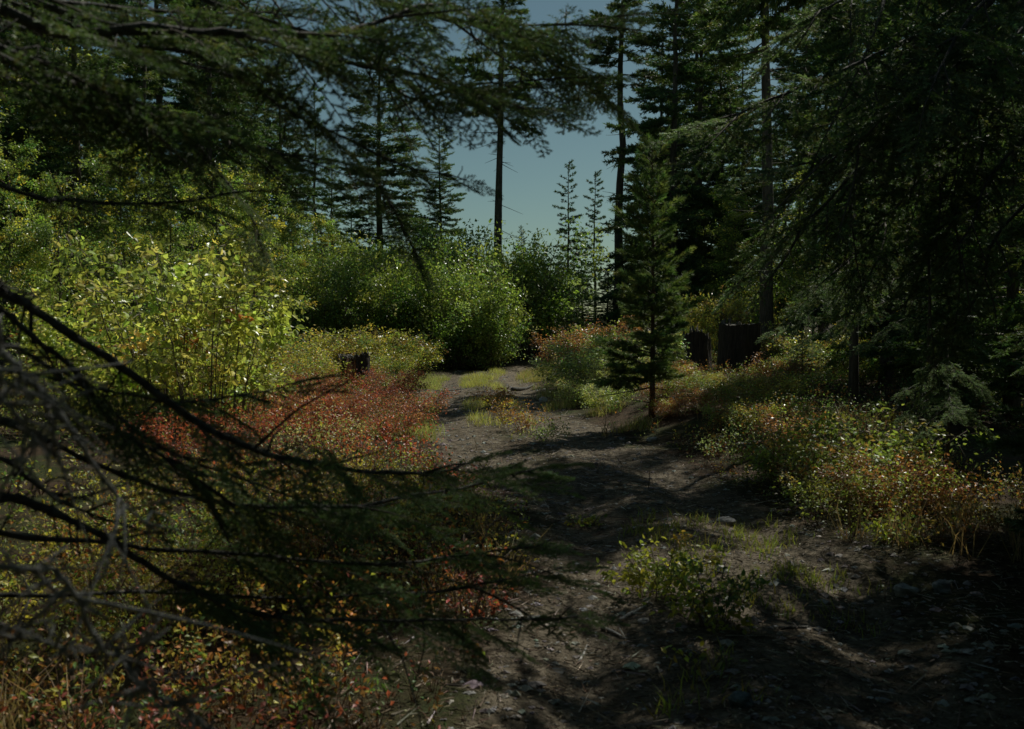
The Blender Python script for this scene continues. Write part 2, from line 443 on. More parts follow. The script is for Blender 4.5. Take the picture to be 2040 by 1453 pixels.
def broadleaf(seed, h, spread, nst, nleaf, ls, cols, wts, base_r=.15, stem_r=.02, tmpl=LEAF, stemc=(.16, .13, .10), lift=.25, clump=.28, single=False, sub=9, up=.55, arch=.5):
    """shrub or small tree: stems, side twigs, leaves gathered round the twigs"""
    rg = np.random.default_rng(seed)
    wd, lf, tr = MB(), MB(), MB()
    tips = []
    if single:
        k = 9; s = np.linspace(0, 1, k)
        w = np.cumsum(rg.normal(size=(k, 2)), 0) * .05 * h / 8
        ax = np.stack([w[:, 0], w[:, 1], s * h * .93], 1); ax[:, :2] -= ax[0, :2]
        tube(tr, np.vstack([ax[0] - [0, 0, .2], ax]), [stem_r * 1.4, stem_r, .008], 8, stemc)
    for i in range(nst):
        az = i * 2.399 + rg.normal() * .4
        if single:
            q = lift + (1 - lift) * (i + rg.random()) / nst
            b = np.array([np.interp(q, s, ax[:, m]) for m in range(3)])
            L = spread * (.55 + .7 * rg.random()) * (1.15 - .75 * q)
            e = .45 + .5 * q + rg.normal() * .15
            hd = np.array([math.cos(az), math.sin(az), 0])
            u = np.linspace(0, 1, 6)
            pts = b + L * (u[:, None] * hd + np.stack([0 * u, 0 * u, e * u - .25 * u * u], 1))
            pts += np.cumsum(rg.normal(size=pts.shape), 0) * L * .03 * u[:, None]
            r = max(.006, stem_r * .35)
        else:
            rr = base_r * math.sqrt(rg.random()); out = (.25 + .75 * math.sqrt(rg.random()))
            hh = h * (1 - .45 * out ** 2 * rg.random()) * (.8 + .25 * rg.random())
            hd = np.array([math.cos(az), math.sin(az), 0])
            b = hd * rr + np.array([0, 0, -.08])
            u = np.linspace(0, 1, 7)
            pts = b + (spread * out) * (u ** (1.3 + arch))[:, None] * hd + np.stack([0 * u, 0 * u, hh * (u - .12 * arch * u ** 3)], 1)
            pts += np.cumsum(rg.normal(size=pts.shape), 0) * h * .018 * u[:, None]
            r = stem_r * (.6 + .6 * rg.random())
        tube(wd, pts, [r, r * .6, .003], 5, np.array(stemc) * (.75 + .5 * rg.random()))
        up_ = np.linspace(0, 1, len(pts))
        for j in range(sub):
            q = (lift if not single else .15) + (1 - (lift if not single else .15)) * rg.random() ** .75
            p0 = np.array([np.interp(q, up_, pts[:, m]) for m in range(3)])
            l = (spread if not single else L) * (.22 + .4 * rg.random()) * (1.15 - .6 * q)
            d = norm(rg.normal(size=3) * [1, 1, .5] + hd * .5 + [0, 0, up])
            p1 = p0 + d * l; p2 = p1 + norm(d + [0, 0, -.25]) * l * .5
            tube(wd, [p0, p1, p2], [r * .4, .002], 3, stemc)
            tips.append((p0, p1, p2, l))
        tips.append((pts[-3], pts[-2], pts[-1], spread * .3))
    tp = np.array([t[:3] for t in tips]); ts = np.array([t[3] for t in tips])
    wgt = ts * np.exp(rg.normal(size=len(ts)) * .95)
    idx = rg.choice(len(tp), nleaf, p=wgt / wgt.sum())
    uu = .12 + .9 * rg.random(nleaf)[:, None] ** .8
    q0, q1, q2 = tp[idx, 0], tp[idx, 1], tp[idx, 2]
    ctr = np.where(uu < .67, q0 + (q1 - q0) * uu / .67, q1 + (q2 - q1) * (uu - .67) / .33)
    off = rg.normal(size=(nleaf, 3)) * (clump * (.35 * ls + .22 * ts[idx])[:, None]) * [1, 1, .8]
    pos = ctr + off
    keep = pos[:, 2] > .02; pos = pos[keep]; idx = idx[keep]; off = off[keep]; n = len(pos)
    yd = norm(rg.normal(size=(n, 3)) * .7 + norm(off + 1e-6) * .5 + norm(q2[keep] - q0[keep]) * .5 + [0, 0, -.25])
    nm = norm(rg.normal(size=(n, 3)) * .8 + [0, 0, .9])
    cl = pick(rg, cols, wts, len(tp), .2)[idx] * np.exp(rg.normal(size=(n, 1)) * .2)
    put(lf, tmpl, pos, yd, nm, ls * (.65 + .6 * rg.random(n)), cl)
    return tr, wd, lf

class Shrub:
    def __init__(s, kind, wd, lf, mw=None, ml=None):
        s.kind = kind; s.w = wd.mesh(kind + '_stems', mw or M_TWIG); s.l = lf.mesh(kind + '_foliage', ml or M_LEAF)
    def place(s, loc, rz, sc, label, cat='shrub', group=None, name=None):
        o = empty(name or s.kind, loc, rz, sc); tag(o, label, cat, group)
        tag(link('stems', s.w, o), kind='stuff'); tag(link('foliage', s.l, o), kind='stuff')
        return o

# colours of leaves
RED, ORG, YEL, YGR, GRN, BRN, PGR, CRM = (.24, .066, .05), (.27, .12, .042), (.30, .27, .055), (.18, .22, .055), (.07, .125, .038), (.13, .07, .035), (.17, .22, .11), (.32, .30, .17)

# ------------------------------------------------------------------ kinds of tree
spruce_rad = lambda q: .3 + 2.15 * (1 - q) ** .75
SPR = [Tree('spruce_tree', *conifer(11 + k, 15, .17, .07, spruce_rad, 150, .34, (-.12, .7), .12, .040, .019, .085, .8,
       [G_DARK, G_MID, G_OLV], [3, 4, 2], bend=.3, dead=6), M_BARK, M_TWIG, M_NEEDLE) for k in range(3)]
pine_rad = lambda q: .5 + 1.25 * math.sin(math.pi * min(1, .25 + .75 * q)) ** .7
PIN = [Tree('pine_tree', *conifer(31 + k, 18, .17, .48, pine_rad, 62, .1, (-.1, .75), .13, .030, .008, .10, 1.,
       [G_MID, G_OLV, G_DARK], [4, 3, 2], bend=.5, dead=26, tl=.32, ang=1.0), M_BARK, M_TWIG, M_NEEDLE) for k in range(2)]
thin_rad = lambda q: .35 + .95 * (1 - q) ** .7
THN = [Tree('slender_pine_tree', *conifer(51 + k, 12, .12, .22, thin_rad, 58, .12, (-.15, .7), .15, .05, .012, .12, 1.,
       [G_DARK, G_BLU, G_MID], [3, 3, 2], bend=.4, dead=8, tl=.34, ang=1.0), M_BARK, M_TWIG, M_NEEDLE) for k in range(2)]
young_rad = lambda q: .18 + .78 * (1 - q) ** .8
YNG = Tree('young_pine_tree', *conifer(71, 4.6, .05, .13, young_rad, 88, -.06, (.05, .95), .085, .011, .0026, .05, 1.,
       [(.10, .15, .05), (.14, .17, .06), (.08, .13, .06)], [4, 3, 2], bend=.12, dead=6, tl=.36, ang=.75, top=.006), M_BARKR, M_TWIG, M_NEEDLE)
fir_rad = lambda q: .10 + .95 * (1 - q) ** .9
FIR = [Tree('small_fir_tree', *conifer(81 + k, 3.6, .045, .04, fir_rad, 64, .16, (.0, .8), .045, .014, .0030, .045, .35,
       [(.05, .085, .035), (.06, .095, .05), G_MID], [3, 2, 2], bend=.1, tl=.46, ang=1.1, top=.006), M_BARK, M_TWIG, M_NEEDLE) for k in range(2)]

hem_rad = lambda q: .3 + 1.75 * (1 - q) ** .7
HEM = Tree('shade_hemlock_tree', *conifer(91, 10, .07, .42, hem_rad, 90, .42, (-.1, .6), .07, .024, .009, .07, .6,
       [G_MID, G_OLV, G_DARK], [3, 3, 2], bend=.3, dead=10, tl=.42), M_BARK, M_TWIG, M_NEEDLE)  # added for its shadow; crown set high so low firs stay lit
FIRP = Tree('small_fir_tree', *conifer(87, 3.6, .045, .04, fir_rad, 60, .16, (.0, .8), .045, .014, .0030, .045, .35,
       [(.11, .16, .085), (.13, .17, .10), (.08, .125, .06)], [3, 2, 2], bend=.1, tl=.46, ang=1.1, top=.006), M_BARK, M_TWIG, M_NEEDLE)  # paler needle colours stand in for sunlit boughs

def bl_tree(kind, seed, h, spread, nst, nleaf, ls, cols, wts, stem_r, **kw):
    tr, wd, lf = broadleaf(seed, h, spread, nst, nleaf, ls, cols, wts, stem_r=stem_r, single=True, **kw)
    return Tree(kind, tr, wd, lf, M_BARK, M_TWIG, M_LEAF)
ALD = [bl_tree('alder_tree', 101 + k, 10, 2.3, 40, 14000, .115, [YGR, GRN, YEL, (.12, .16, .04)], [4, 3, 1.6, 4], .055, lift=.18, sub=12, clump=.8) for k in range(3)]
ALDB = [Shrub('alder_bush', *broadleaf(121 + k, 4.4, 2.0, 30, 10500, .13, [(.10, .145, .03), GRN, YGR, PGR], [4, 3, 3, 1], base_r=.5, stem_r=.022, lift=.1, clump=.8, sub=16)[1:]) for k in range(4)]
WIL = [Shrub('willow_shrub', *broadleaf(141 + k, 2.6, .78, 13, 1900, .096, [(.27, .30, .08), (.22, .26, .07), YGR, (.32, .31, .12), ORG], [4, 4, 3, 2, .25], base_r=.4, stem_r=.014, tmpl=LEAFH, lift=.25, clump=.85, sub=14, up=.15, arch=.2)[1:]) for k in range(2)]
LOWY = [Shrub('low_shrub', *broadleaf(161 + k, 1.25, .75, 22, 4200, .055, [YGR, YEL, (.20, .17, .05), GRN, BRN], [4, 2.4, 3, 2, 1], base_r=.25, stem_r=.007, lift=.1, clump=.8, sub=12)[1:]) for k in range(3)]
PALE = [Shrub('pale_shrub', *broadleaf(181 + k, 1.15, .75, 24, 4200, .058, [PGR, (.19, .21, .09), YGR, CRM], [4, 3, 3, 1], base_r=.25, stem_r=.007, lift=.1, clump=.8, sub=12)[1:]) for k in range(2)]
LOWN = [Shrub('leafy_shrub', *broadleaf(171 + k, 1.2, .7, 18, 1700, .07, [YGR, (.15, .20, .05), (.22, .19, .06), PGR, BRN], [4, 3, 2, 1, 1], base_r=.25, stem_r=.008, tmpl=LEAFM, lift=.1, clump=.8, sub=8)[1:], None, M_COVER) for k in range(2)]
REDS = [Shrub('red_shrub', *broadleaf(198 + k, 1.1, .75, 24, 2600, .058, [(.26, .085, .065), RED, (.25, .13, .08), (.22, .16, .08), YGR], [4, 3, 3, 1.5, 1], base_r=.3, stem_r=.007, lift=.1, clump=.8, sub=10)[1:], None, M_COVER) for k in range(2)]
RUS = Shrub('rust_shrub', *broadleaf(195, 1.1, .7, 22, 4000, .055, [(.20, .09, .04), BRN, (.16, .08, .04), YGR], [3, 4, 3, 2], base_r=.25, stem_r=.007, lift=.1, clump=.8, sub=12)[1:])

# ------------------------------------------------------------------ single trees of the middle distance
def tree_at(T, px, d, h_top_py, label, rz=0., wid=1.0, h0=None, group=None, name=None, dz=0.):
    """stands on the ground at photo column px, d metres away; top reaches the given row"""
    b = on_ground(px, d)
    H = P(px, h_top_py, d)[2] - b[2]
    sc = H / h0
    return T.place((b[0], b[1], b[2] + dz), rz, (sc * wid, sc * wid, sc), label, group=group, name=name)

tree_at(PIN[0], 988, 41, -260, 'tall pine with bare straight grey trunk behind the alder bushes, left of the sky gap', 1.0, h0=18)
tree_at(PIN[1], 1234, 52, -330, 'tall pine with thin bare trunk at the right edge of the sky gap', 2.2, h0=18)
tree_at(SPR[0], 1338, 47, -210, 'tall dense green spruce right of the sky gap, behind the young pine', .4, .95, h0=15)
for k, (px, d, py) in enumerate([(1318, 60, 40), (1385, 57, -60), (1432, 54, 40)]):
    tree_at(SPR[(k + 1) % 3], px, d, py, ['spruce filling in behind the left side of the tall dense spruce', 'spruce directly behind the pine with the dark brown trunk', 'spruce left of the narrow sky slit by the thick grey trunk'][k], 1 + k * 2.2, (.95, 1.25, 1.15)[k], h0=15)
tree_at(PIN[1], 1392, 50, -120, 'pine with dark brown trunk between the spruce and the thick grey trunk', 4.0, 1.15, h0=18)
tree_at(PIN[0], 1530, 29.5, -560, 'thick grey pine trunk beside the square dark stump', 3.3, 1.1, h0=18)
tree_at(THN[0], 1132, 66, 328, 'taller of two distant slender pines in the sky gap', .3, h0=12)
tree_at(THN[1], 1184, 68, 345, 'shorter of two distant slender pines in the sky gap', 1.9, h0=12)
tree_at(YNG, 1299, 14.8, 285, 'young pine with thin reddish trunk standing at the right edge of the track', .9, .85, h0=4.6)
tree_at(SPR[1], 762, 46, 40, 'dark spruce rising behind the alder bushes left of the sky gap', 1.4, 1.15, h0=15)
tree_at(SPR[2], 880, 50, 235, 'spruce just left of the tall grey pine trunk', 2.6, .9, h0=15)
tree_at(THN[0], 628, 78, 165, 'far thin pine top left of the dark spruce', 2.0, .9, h0=12)
tree_at(SPR[0], 588, 74, 195, 'far narrow spruce top beside the thin pine top', 3.0, .6, h0=15)
# low dark conifers closing the foot of the gap
for k, (px, d, py, w) in enumerate([(1160, 50, 560, 1.3), (1212, 48, 535, 1.3), (1040, 62, 450, .7)]):
    tree_at(SPR[k % 3], px, d, py, ['low dark conifer under the two distant pines, left', 'low dark conifer under the two distant pines, right', 'far low conifer left of the two distant pines'][k], k * 1.3, w * 1.2, h0=15)

for k, (px, d, py) in enumerate([(1012, 74, 565), (1052, 80, 578), (1078, 70, 570), (1104, 84, 560), (1148, 76, 568), (1186, 62, 572), (1240, 66, 520), (1262, 78, 500), (960, 70, 520), (1096, 60, 600), (1225, 58, 590)]):
    tree_at(SPR[(k + 1) % 3], px, d, py, 'far low conifer closing the foot of the sky gap', k * 1.9, 1.6, h0=15, group='far conifers under the sky gap')

# ------------------------------------------------------------------ dense stands left and right
rl = np.random.default_rng(5)
def stand(spots, kinds, label_of, group):
    for k, (px, d, py) in enumerate(spots):
        T, h0, w, key = kinds[k % len(kinds)]
        tree_at(T, px, d, py, label_of[key], float(rl.random() * 6.28), w * (.9 + .25 * rl.random()), h0=h0, group=group + ' (' + key + ')')
left_c = [(150, 27, -200), (300, 31, -120), (20, 30, -300), (430, 36, -200), (-150, 34, -300), (40, 40, -250), (190, 44, -150), (330, 40, -260), (455, 44, -300), (560, 50, 60), (100, 55, -100), (270, 58, -60), (420, 62, 0), (520, 60, 120), (660, 66, 300), (700, 60, 360)]
stand(left_c, [(SPR[1], 15, .95, 'spruce'), (PIN[0], 18, 1.1, 'pine'), (SPR[2], 15, 1., 'spruce')],
      {'spruce': 'dark spruce in the dense stand behind the yellow willow on the left', 'pine': 'pine in the dense stand behind the yellow willow on the left'}, 'stand of trees on the left')
left_b = [(-120, 19, 60), (30, 22, 300), (130, 18, 330), (250, 25, 280), (345, 22, 360), (430, 28, 320), (500, 27, 330), (570, 34, 400), (650, 38, 420), (60, 30, -100)]
stand(left_b, [(ALD[0], 10, 1., 'alder'), (ALD[1], 10, 1., 'alder'), (ALD[2], 10, 1., 'alder')],
      {'alder': 'yellow green alder in the thicket on the left, above the yellow willow'}, 'stand of trees on the left')
right_c = [(1480, 52, 90), (1590, 48, -60), (1680, 42, -260), (1770, 50, -120), (1850, 40, -300), (1950, 44, -200), (2060, 36, -300), (1640, 60, 0), (1900, 58, -40), (1560, 64, 120), (1730, 33, 120), (2010, 30, 0), (2150, 34, -200)]
stand(right_c, [(SPR[2], 15, .95, 'spruce'), (PIN[1], 18, 1.2, 'pine'), (SPR[0], 15, 1., 'spruce')],
      {'spruce': 'spruce in the dense stand right of the thick grey trunk', 'pine': 'pine in the dense stand right of the thick grey trunk'}, 'stand of trees on the right')
right_b = [(1620, 30, 330), (1720, 28, 380), (1830, 26, 300), (1930, 24, 330), (2040, 22, 260), (1780, 36, 250), (1460, 44, 380), (1890, 32, 200)]
stand(right_b, [(ALD[1], 10, 1.1, 'alder'), (ALD[2], 10, 1.1, 'alder')],
      {'alder': 'yellow green alder among the conifers on the right'}, 'stand of trees on the right')

# ------------------------------------------------------------------ bushes
def bush_at(B, px, d, top_py, label, rz, h0, wid=1.0, group=None, name=None):
    b = on_ground(px, d); H = P(px, top_py, d)[2] - b[2]; s = H / h0
    return B.place(b, rz, (s * wid, s * wid, s), label, group=group, name=name)
alders = [(575, 36, 560), (640, 34, 520), (700, 35.5, 505), (765, 33.5, 520), (835, 34, 495), (900, 33, 515), (960, 34, 530), (905, 38, 455), (1005, 38, 480), (1062, 38, 490), (1090, 40.5, 520), (975, 33.2, 600), (730, 33, 600), (840, 40, 470), (740, 40, 480), (640, 40, 500)]
al_lab = ['leftmost alder bush behind the low yellow shrubs', 'green alder bush second from the left in the row', 'alder bush under the dark spruce', 'alder bush above the yellow scrub left of the track', 'broad alder bush right above the bare end of the track',
          'sunny alder bush in the middle of the row', 'alder bush bulging over the track bend', 'tall alder bush left of the bare grey pine trunk', 'alder bush at the foot of the bare grey pine trunk', 'rounded dark alder bush at the right end of the row', 'last alder bush beside the sky gap',
          'low alder bush overhanging the track bend', 'low alder bush by the yellow scrub', 'back row alder bush in the middle', 'back row alder bush below the dark spruce', 'back row alder bush at the left']
for k, (px, d, py) in enumerate(alders):
    bush_at(ALDB[k % 4], px, d, py - (30, 5, 40, 15, 25, 0, 20)[k % 7], al_lab[k], k * 1.7, 4.5, (.85, 1.0, .8, .95)[k % 4], 'alder bushes behind the track')
wl = [(415, 13.0, 425, 'yellow willow shrub with large sunlit leaves left of the alder row'), (325, 13.8, 395, 'tall loose yellow willow shrub behind the crossing bare branches'), (140, 15, 520, 'yellow willow shrub near the left edge'), (465, 15.5, 540, 'smaller yellow willow shrub at the right of the willow clump')]
for k, (px, d, py, lab) in enumerate(wl):
    bush_at(WIL[k % 2], px, d, py, lab, k * 2.1, 2.65, 1.0, 'yellow willows on the left')
ly = [(470, 20, 650), (530, 23, 655), (590, 26, 650), (650, 27, 655), (705, 28, 640), (760, 28.5, 640), (815, 29.5, 668), (560, 20, 690), (620, 21.5, 690), (400, 17, 660), (330, 18, 640), (770, 26, 690), (480, 16, 700), (835, 31, 690), (260, 16, 650), (170, 17, 640)]
for k, (px, d, py) in enumerate(ly):
    bush_at(LOWY[k % 3], px, d, py, 'yellow green low shrub in the scrub between the willow and the alder row', k * 1.1, 1.3, 1.25, 'scrub in front of the alder row')
pl = [(1140, 22, 690, 'pale green shrub at the bend where the track disappears'), (1185, 20, 665, 'pale green shrub on the bank right of the track'), (1240, 19, 680, 'pale green shrub left of the young pine trunk'), (1215, 17, 745, 'low pale shrub in front, left of the young pine'), (1160, 18.6, 740, 'low pale shrub at the track edge on the bank'), (1270, 21, 640, 'pale shrub behind the young pine trunk')]
for k, (px, d, py, lab) in enumerate(pl):
    bush_at(PALE[k % 2], px, d, py, lab, k * 1.9, 1.2, 1.15, 'pale shrubs on the bank')
for k, (px, d, py, lab) in enumerate([(1118, 31, 660, 'rust brown shrub at the right end of the alder row'), (1160, 31, 645, 'rust brown shrub behind the pale shrubs'), (1205, 33, 625, 'rust brown shrub under the low conifers')]):
    bush_at(RUS, px, d, py, lab, k * 2., 1.15, 1.2, 'rust shrubs beyond the bank')
for k, (px, d, py) in enumerate([(1400, 34, 585), (1440, 33, 575), (1485, 33, 580), (1470, 36, 560), (1420, 37, 565), (1380, 31, 620)]):
    bush_at(LOWY[k % 3], px, d, py, 'yellow shrub of the thicket behind the two stumps', k * 1.5, 1.3, .85, 'yellow thicket behind the stumps')
for k, (px, d, py) in enumerate([(1580, 27, 640), (1640, 25, 650), (1700, 24, 640), (1770, 26, 610), (1830, 24, 620), (1900, 22, 600), (1720, 20, 700), (1640, 22, 700), (1570, 24, 700), (1980, 20, 600)]):
    bush_at((LOWY + [RUS])[k % 4], px, d, py, 'olive shrub in the shaded undergrowth right of the thick grey trunk', k * 1.5, 1.3, 1.2, 'undergrowth on the right')

for k, (px, d, h, lab) in enumerate([(835, 15.2, .55, 'pinkish red shrub at the left edge of the sunny track, nearest the track'), (790, 13.5, .55, 'red shrub in the front of the red patch beside the track'), (745, 16.5, .42, 'red shrub in the middle of the red patch below the broken stump'), (680, 14.5, .6, 'salmon red shrub in the left half of the red patch'), (790, 18.5, .65, 'red shrub at the back of the red patch by the verge grass'), (630, 17.5, .5, 'dull red shrub left of and below the broken stump'), (772, 21, .55, 'red shrub just right of the broken stump'), (600, 14, .6, 'red brown shrub at the left end of the red patch')]):
    REDS[k % 2].place(on_ground(px, d), k * 1.7, h / 1.1 * 1.15, lab, 'shrub', 'red shrubs left of the track')
for k, (px, d, h) in enumerate([(1345, 19, .6), (1360, 16, .5), (1420, 18, .36), (1490, 17, .4), (1545, 19, .7), (1400, 14.5, .45), (1470, 14, .5), (1540, 14.5, .6), (1600, 16, .7), (1330, 14.5, .4), (1350, 23, .5), (1620, 21, .8), (1455, 15.8, .4), (1375, 17.5, .35), (1520, 16.2, .5), (1310, 16, .4), (1440, 13, .42), (1500, 12.6, .45)]):
    b_ = on_ground(px, d)
    [RUS, LOWN[0], LOWY[1], LOWN[1], RUS][k % 5].place(b_, k * 1.3, (h * 1.25 / 1.2, h * 1.25 / 1.2, h / 1.2), 'dark low shrub on the shaded bank in front of the two right stumps', 'shrub', 'shrubs on the shaded bank')
for k, (px, d, py, lab) in enumerate([(1560, 9.6, 825, 'yellow green leafy shrub at the left of the sunny clump on the right'), (1635, 9.0, 835, 'sunlit green shrub in the front middle of the right hand clump'), (1700, 10.2, 775, 'tall yellow brown shrub at the back of the right hand clump'), (1760, 9.2, 805, 'yellow green shrub under the fir seedling'), (1660, 8.2, 915, 'low leafy shrub at the front of the right hand clump'), (1600, 11.2, 795, 'rust tinged shrub at the back left of the right hand clump'), (1790, 8.3, 865, 'brownish shrub at the right end of the sunny clump')]):
    bush_at([LOWN[k % 2], RUS][k in (5, 6)], px, d, py, lab, k * 1.3, 1.25, 1.2, 'sunny clump on the right')

# ------------------------------------------------------------------ small firs on the right
tree_at(FIR[0], 1600, 20, 665, 'little fir close to the thick grey trunk', 2.5, 1.3, h0=3.6)
for x, y, H, k, lab in [(4.2, 6.2, 3.2, 0, 'dark young fir at the right edge level with the pale rocks'), (5.6, 7.3, 4.4, 1, 'dark fir at the right edge behind the fir seedling'), (3.5, 4.6, 2.3, 0, 'dark low fir at the right edge nearest to the camera')]:
    FIR[k % 2].place((x, y, gz(x, y)), k * 1.3 + x, H / 3.6 * 1.1, lab, 'tree', 'shaded firs at the right edge')
for x, y, H, k, lab in [(6.9, 13.7, 6.5, 1, 'dark spruce at the right edge behind the sunny scrub'), (7.9, 17.6, 6.8, 2, 'dark spruce deeper in the right edge thicket'), (9.6, 21, 8, 0, 'dark spruce between the alders at the right edge')]:
    SPR[k].place((x, y, gz(x, y)), x, (H / 15 * 1.25, H / 15 * 1.25, H / 15), lab, 'tree', 'dark spruces at the right edge')

# ------------------------------------------------------------------ near fir boughs
def bough(seed, L, tw=.055, tl=.34, sp=.0017, nl=.024, nw=.0058, droop=.25, cols=None):
    rg = np.random.default_rng(seed)
    mb = MB(); s = np.linspace(0, 1, 9)
    pts = np.stack([L * s, L * .06 * np.sin(s * 3 + rg.random() * 3) * s, -droop * L * s ** 2 * .6], 1)
    tube(mb, pts, [.006 + L * .003, .0018], 5, (.10, .085, .065), 0)
    st, dr, ln = [], [], []
    nt = int(L / tw)
    for j in range(nt):
        u = .08 + .92 * (j + .6 * rg.random()) / nt
        p = np.array([np.interp(u, s, pts[:, m]) for m in range(3)])
        sg = 1 if j % 2 else -1
        a = (1.0 - .25 * u) * (.85 + .3 * rg.random())
        d = norm(np.array([math.cos(a), sg * math.sin(a), (rg.random() - .65) * .35]))
        l = (L * tl * (1.08 - u) ** .8 * (.65 + .5 * rg.random()) + .05)
        tube(mb, [p, p + d * l * .5, p + d * l + [0, 0, -.06 * l]], [.0026, .0012], 3, (.11, .085, .06), 0)
        st.append(p); dr.append(d); ln.append(l)
        m = int(l / .052)
        for q in range(m):
            v = .18 + .8 * (q + rg.random() * .5) / m; sg2 = 1 if q % 2 else -1
            d2 = norm(d * .68 + sg2 * norm(np.cross([0, 0, 1.], d)) * .73 + np.array([0, 0, (rg.random() - .6) * .3]))
            l2 = l * .36 * (1.15 - v) + .025
            st.append(p + d * l * v); dr.append(d2); ln.append(l2)
    st.append(pts[-2]); dr.append(pts[-1] - pts[-2]); ln.append(L * .13)
    needles_on(mb, st, dr, ln, np.array([0, 0, 1.]), sp, nl, nw, 1.05, .38, cols or [(.06, .10, .042), (.085, .125, .052), (.11, .125, .052)], [3, 3, 1.5], rg, 1)
    return mb.mesh('fir_spray', [M_TWIG, M_NEEDLE])
BOU = [bough(201 + k, 1.0, droop=.15 + .12 * k) for k in range(4)]
BOUS = [bough(221 + k, .6, tl=.34, sp=.0065) for k in range(2)]
BOUP = [bough(241 + k, (1.0, .6)[k > 3], droop=.15 + .1 * (k % 4), sp=.0026, nl=.028, nw=.008, cols=[(.11, .16, .085), (.14, .18, .105), (.08, .125, .06)]) for k in range(6)]  # sunlit look put into the needle colour: paler copies of the sprays
rgp = np.random.default_rng(12)
MIXB = [BOU[0], BOUP[1], BOU[2], BOUP[3], BOUS[0], BOU[3]]  # pale sprays mixed in so some boughs look sunlit by colour
def spray(parent, base, direction, size, roll, k, rg, kinds=None):
    me = (kinds or BOU + BOUS)[k % 6]
    o = link('needle_spray', me, parent)
    x = norm(np.asarray(direction, float)); z = np.array([0, 0, 1.]) + rg.normal(size=3) * roll
    y = norm(np.cross(z, x)); z = np.cross(x, y)
    s = size / (1.0 if k % 6 < 4 else .6)
    Mx = Matrix(((x[0] * s, y[0] * s, z[0] * s, base[0]), (x[1] * s, y[1] * s, z[1] * s, base[1]), (x[2] * s, y[2] * s, z[2] * s, base[2]), (0, 0, 0, 1)))
    o.matrix_world = Mx
    return o
def limb(tree, tree_loc, pts3, r0, r1, material, nspray, size, t0, rg, down=.35, side=.8, seed=0, twigs=0, kinds=None, face=False):
    r0, r1 = r0 * .66, r1 * .7
    path = smooth_path(pts3, max(14, len(pts3) * 6)) - np.asarray(tree_loc)
    n = len(path)
    kink = np.interp(np.arange(n), np.arange(0, n + 3, 3), rg.normal(size=len(np.arange(0, n + 3, 3)))) * .0045
    path[1:-1, 2] += kink[1:-1]; path[1:-1] += rg.normal(size=path[1:-1].shape) * r0 * .12
    rr = np.interp(np.linspace(0, 1, n), [0, .5, 1], [r0, (r0 + r1) * .5, r1]) * (1 + .28 * np.abs(rg.normal(size=n)) * (rg.random(n) < .4))
    mb = MB(); tube(mb, path, rr, 9, (.5, .5, .5), 0, .09, seed)
    for k in range(int(n * 1.1)):                                        # broken stubs and hair-thin twigs
        i = int(rg.integers(2, n - 1)); tan = norm(path[i] - path[i - 1]); d = norm(tan * .5 + rg.normal(size=3))
        l = .012 + .05 * rg.random() ** 2 if k % 3 else .05 + .13 * rg.random()
        tube(mb, [path[i], path[i] + d * l * .6, path[i] + d * l + rg.normal(size=3) * l * .12], [.0028, .0012], 4)
    for k in range(twigs):                                             # short bare side twigs
        i = int(n * (.15 + .8 * rg.random())); i = min(i, n - 2)
        tan = norm(path[min(i + 1, n - 1)] - path[i - 1]); d = norm(tan * .6 + rg.normal(size=3) * .75)
        l = .08 + .28 * rg.random(); q = path[i]
        tube(mb, smooth_path([q, q + d * l * .5 + rg.normal(size=3) * .015, q + d * l + [0, 0, -.05 * l]], 5), [r1 * .7 + .002, .0015], 5)
    o = mb.build('branch', material, tree)
    for k in range(nspray):
        u = t0 + (1 - t0) * (k + .5 * rg.random()) / nspray
        i = min(int(u * (n - 1)), n - 2)
        tan = norm(path[i + 1] - path[i])
        sd = norm(np.cross(tan, [0, 0, 1.])) * (1 if k % 2 else -1)
        d = norm(tan * (.5 + .4 * rg.random()) + sd * side * (.4 + .6 * rg.random()) + np.array([0, 0, -down * rg.random()]) + (np.array([0, -.5, -.15]) if face else 0))
        spray(o, path[i], d, size * (.65 + .6 * rg.random()) * (1.1 - .35 * u), .3, int(rg.integers(0, 6)), rg, kinds)
    if nspray: spray(o, path[-2], path[-1] - path[-3], size * .6, .2, 1, rg, kinds)
    return o

def PX(l, dd=None):
    return [P(a, b, c) for a, b, c in l]

def bough_fir(px, d, top, limbs, label, r=.03):
    b = on_ground(px, d); H = P(px, top, d)[2] - b[2]
    o = tag(empty('small_fir_tree', b), label, 'tree')
    m = MB(); tube(m, [[0, 0, -.15], [.01, 0, H * .4], [0, .02, H]], [r * 1.3, r, .005], 8, (.5, .5, .5), 0, .05, 8); m.build('trunk', M_BARK, o)
    for k, (l, ns, sz) in enumerate(limbs):
        p = PX(l); z0 = max(.1, min(H * .96, p[0][2] - b[2] + .05))
        limb(o, b, [b + [0, 0, z0]] + p, .012, .003, M_LIMB, ns, sz, .12, rgp, .25, .9, 400 + k, 0, BOUP, True)
    return o

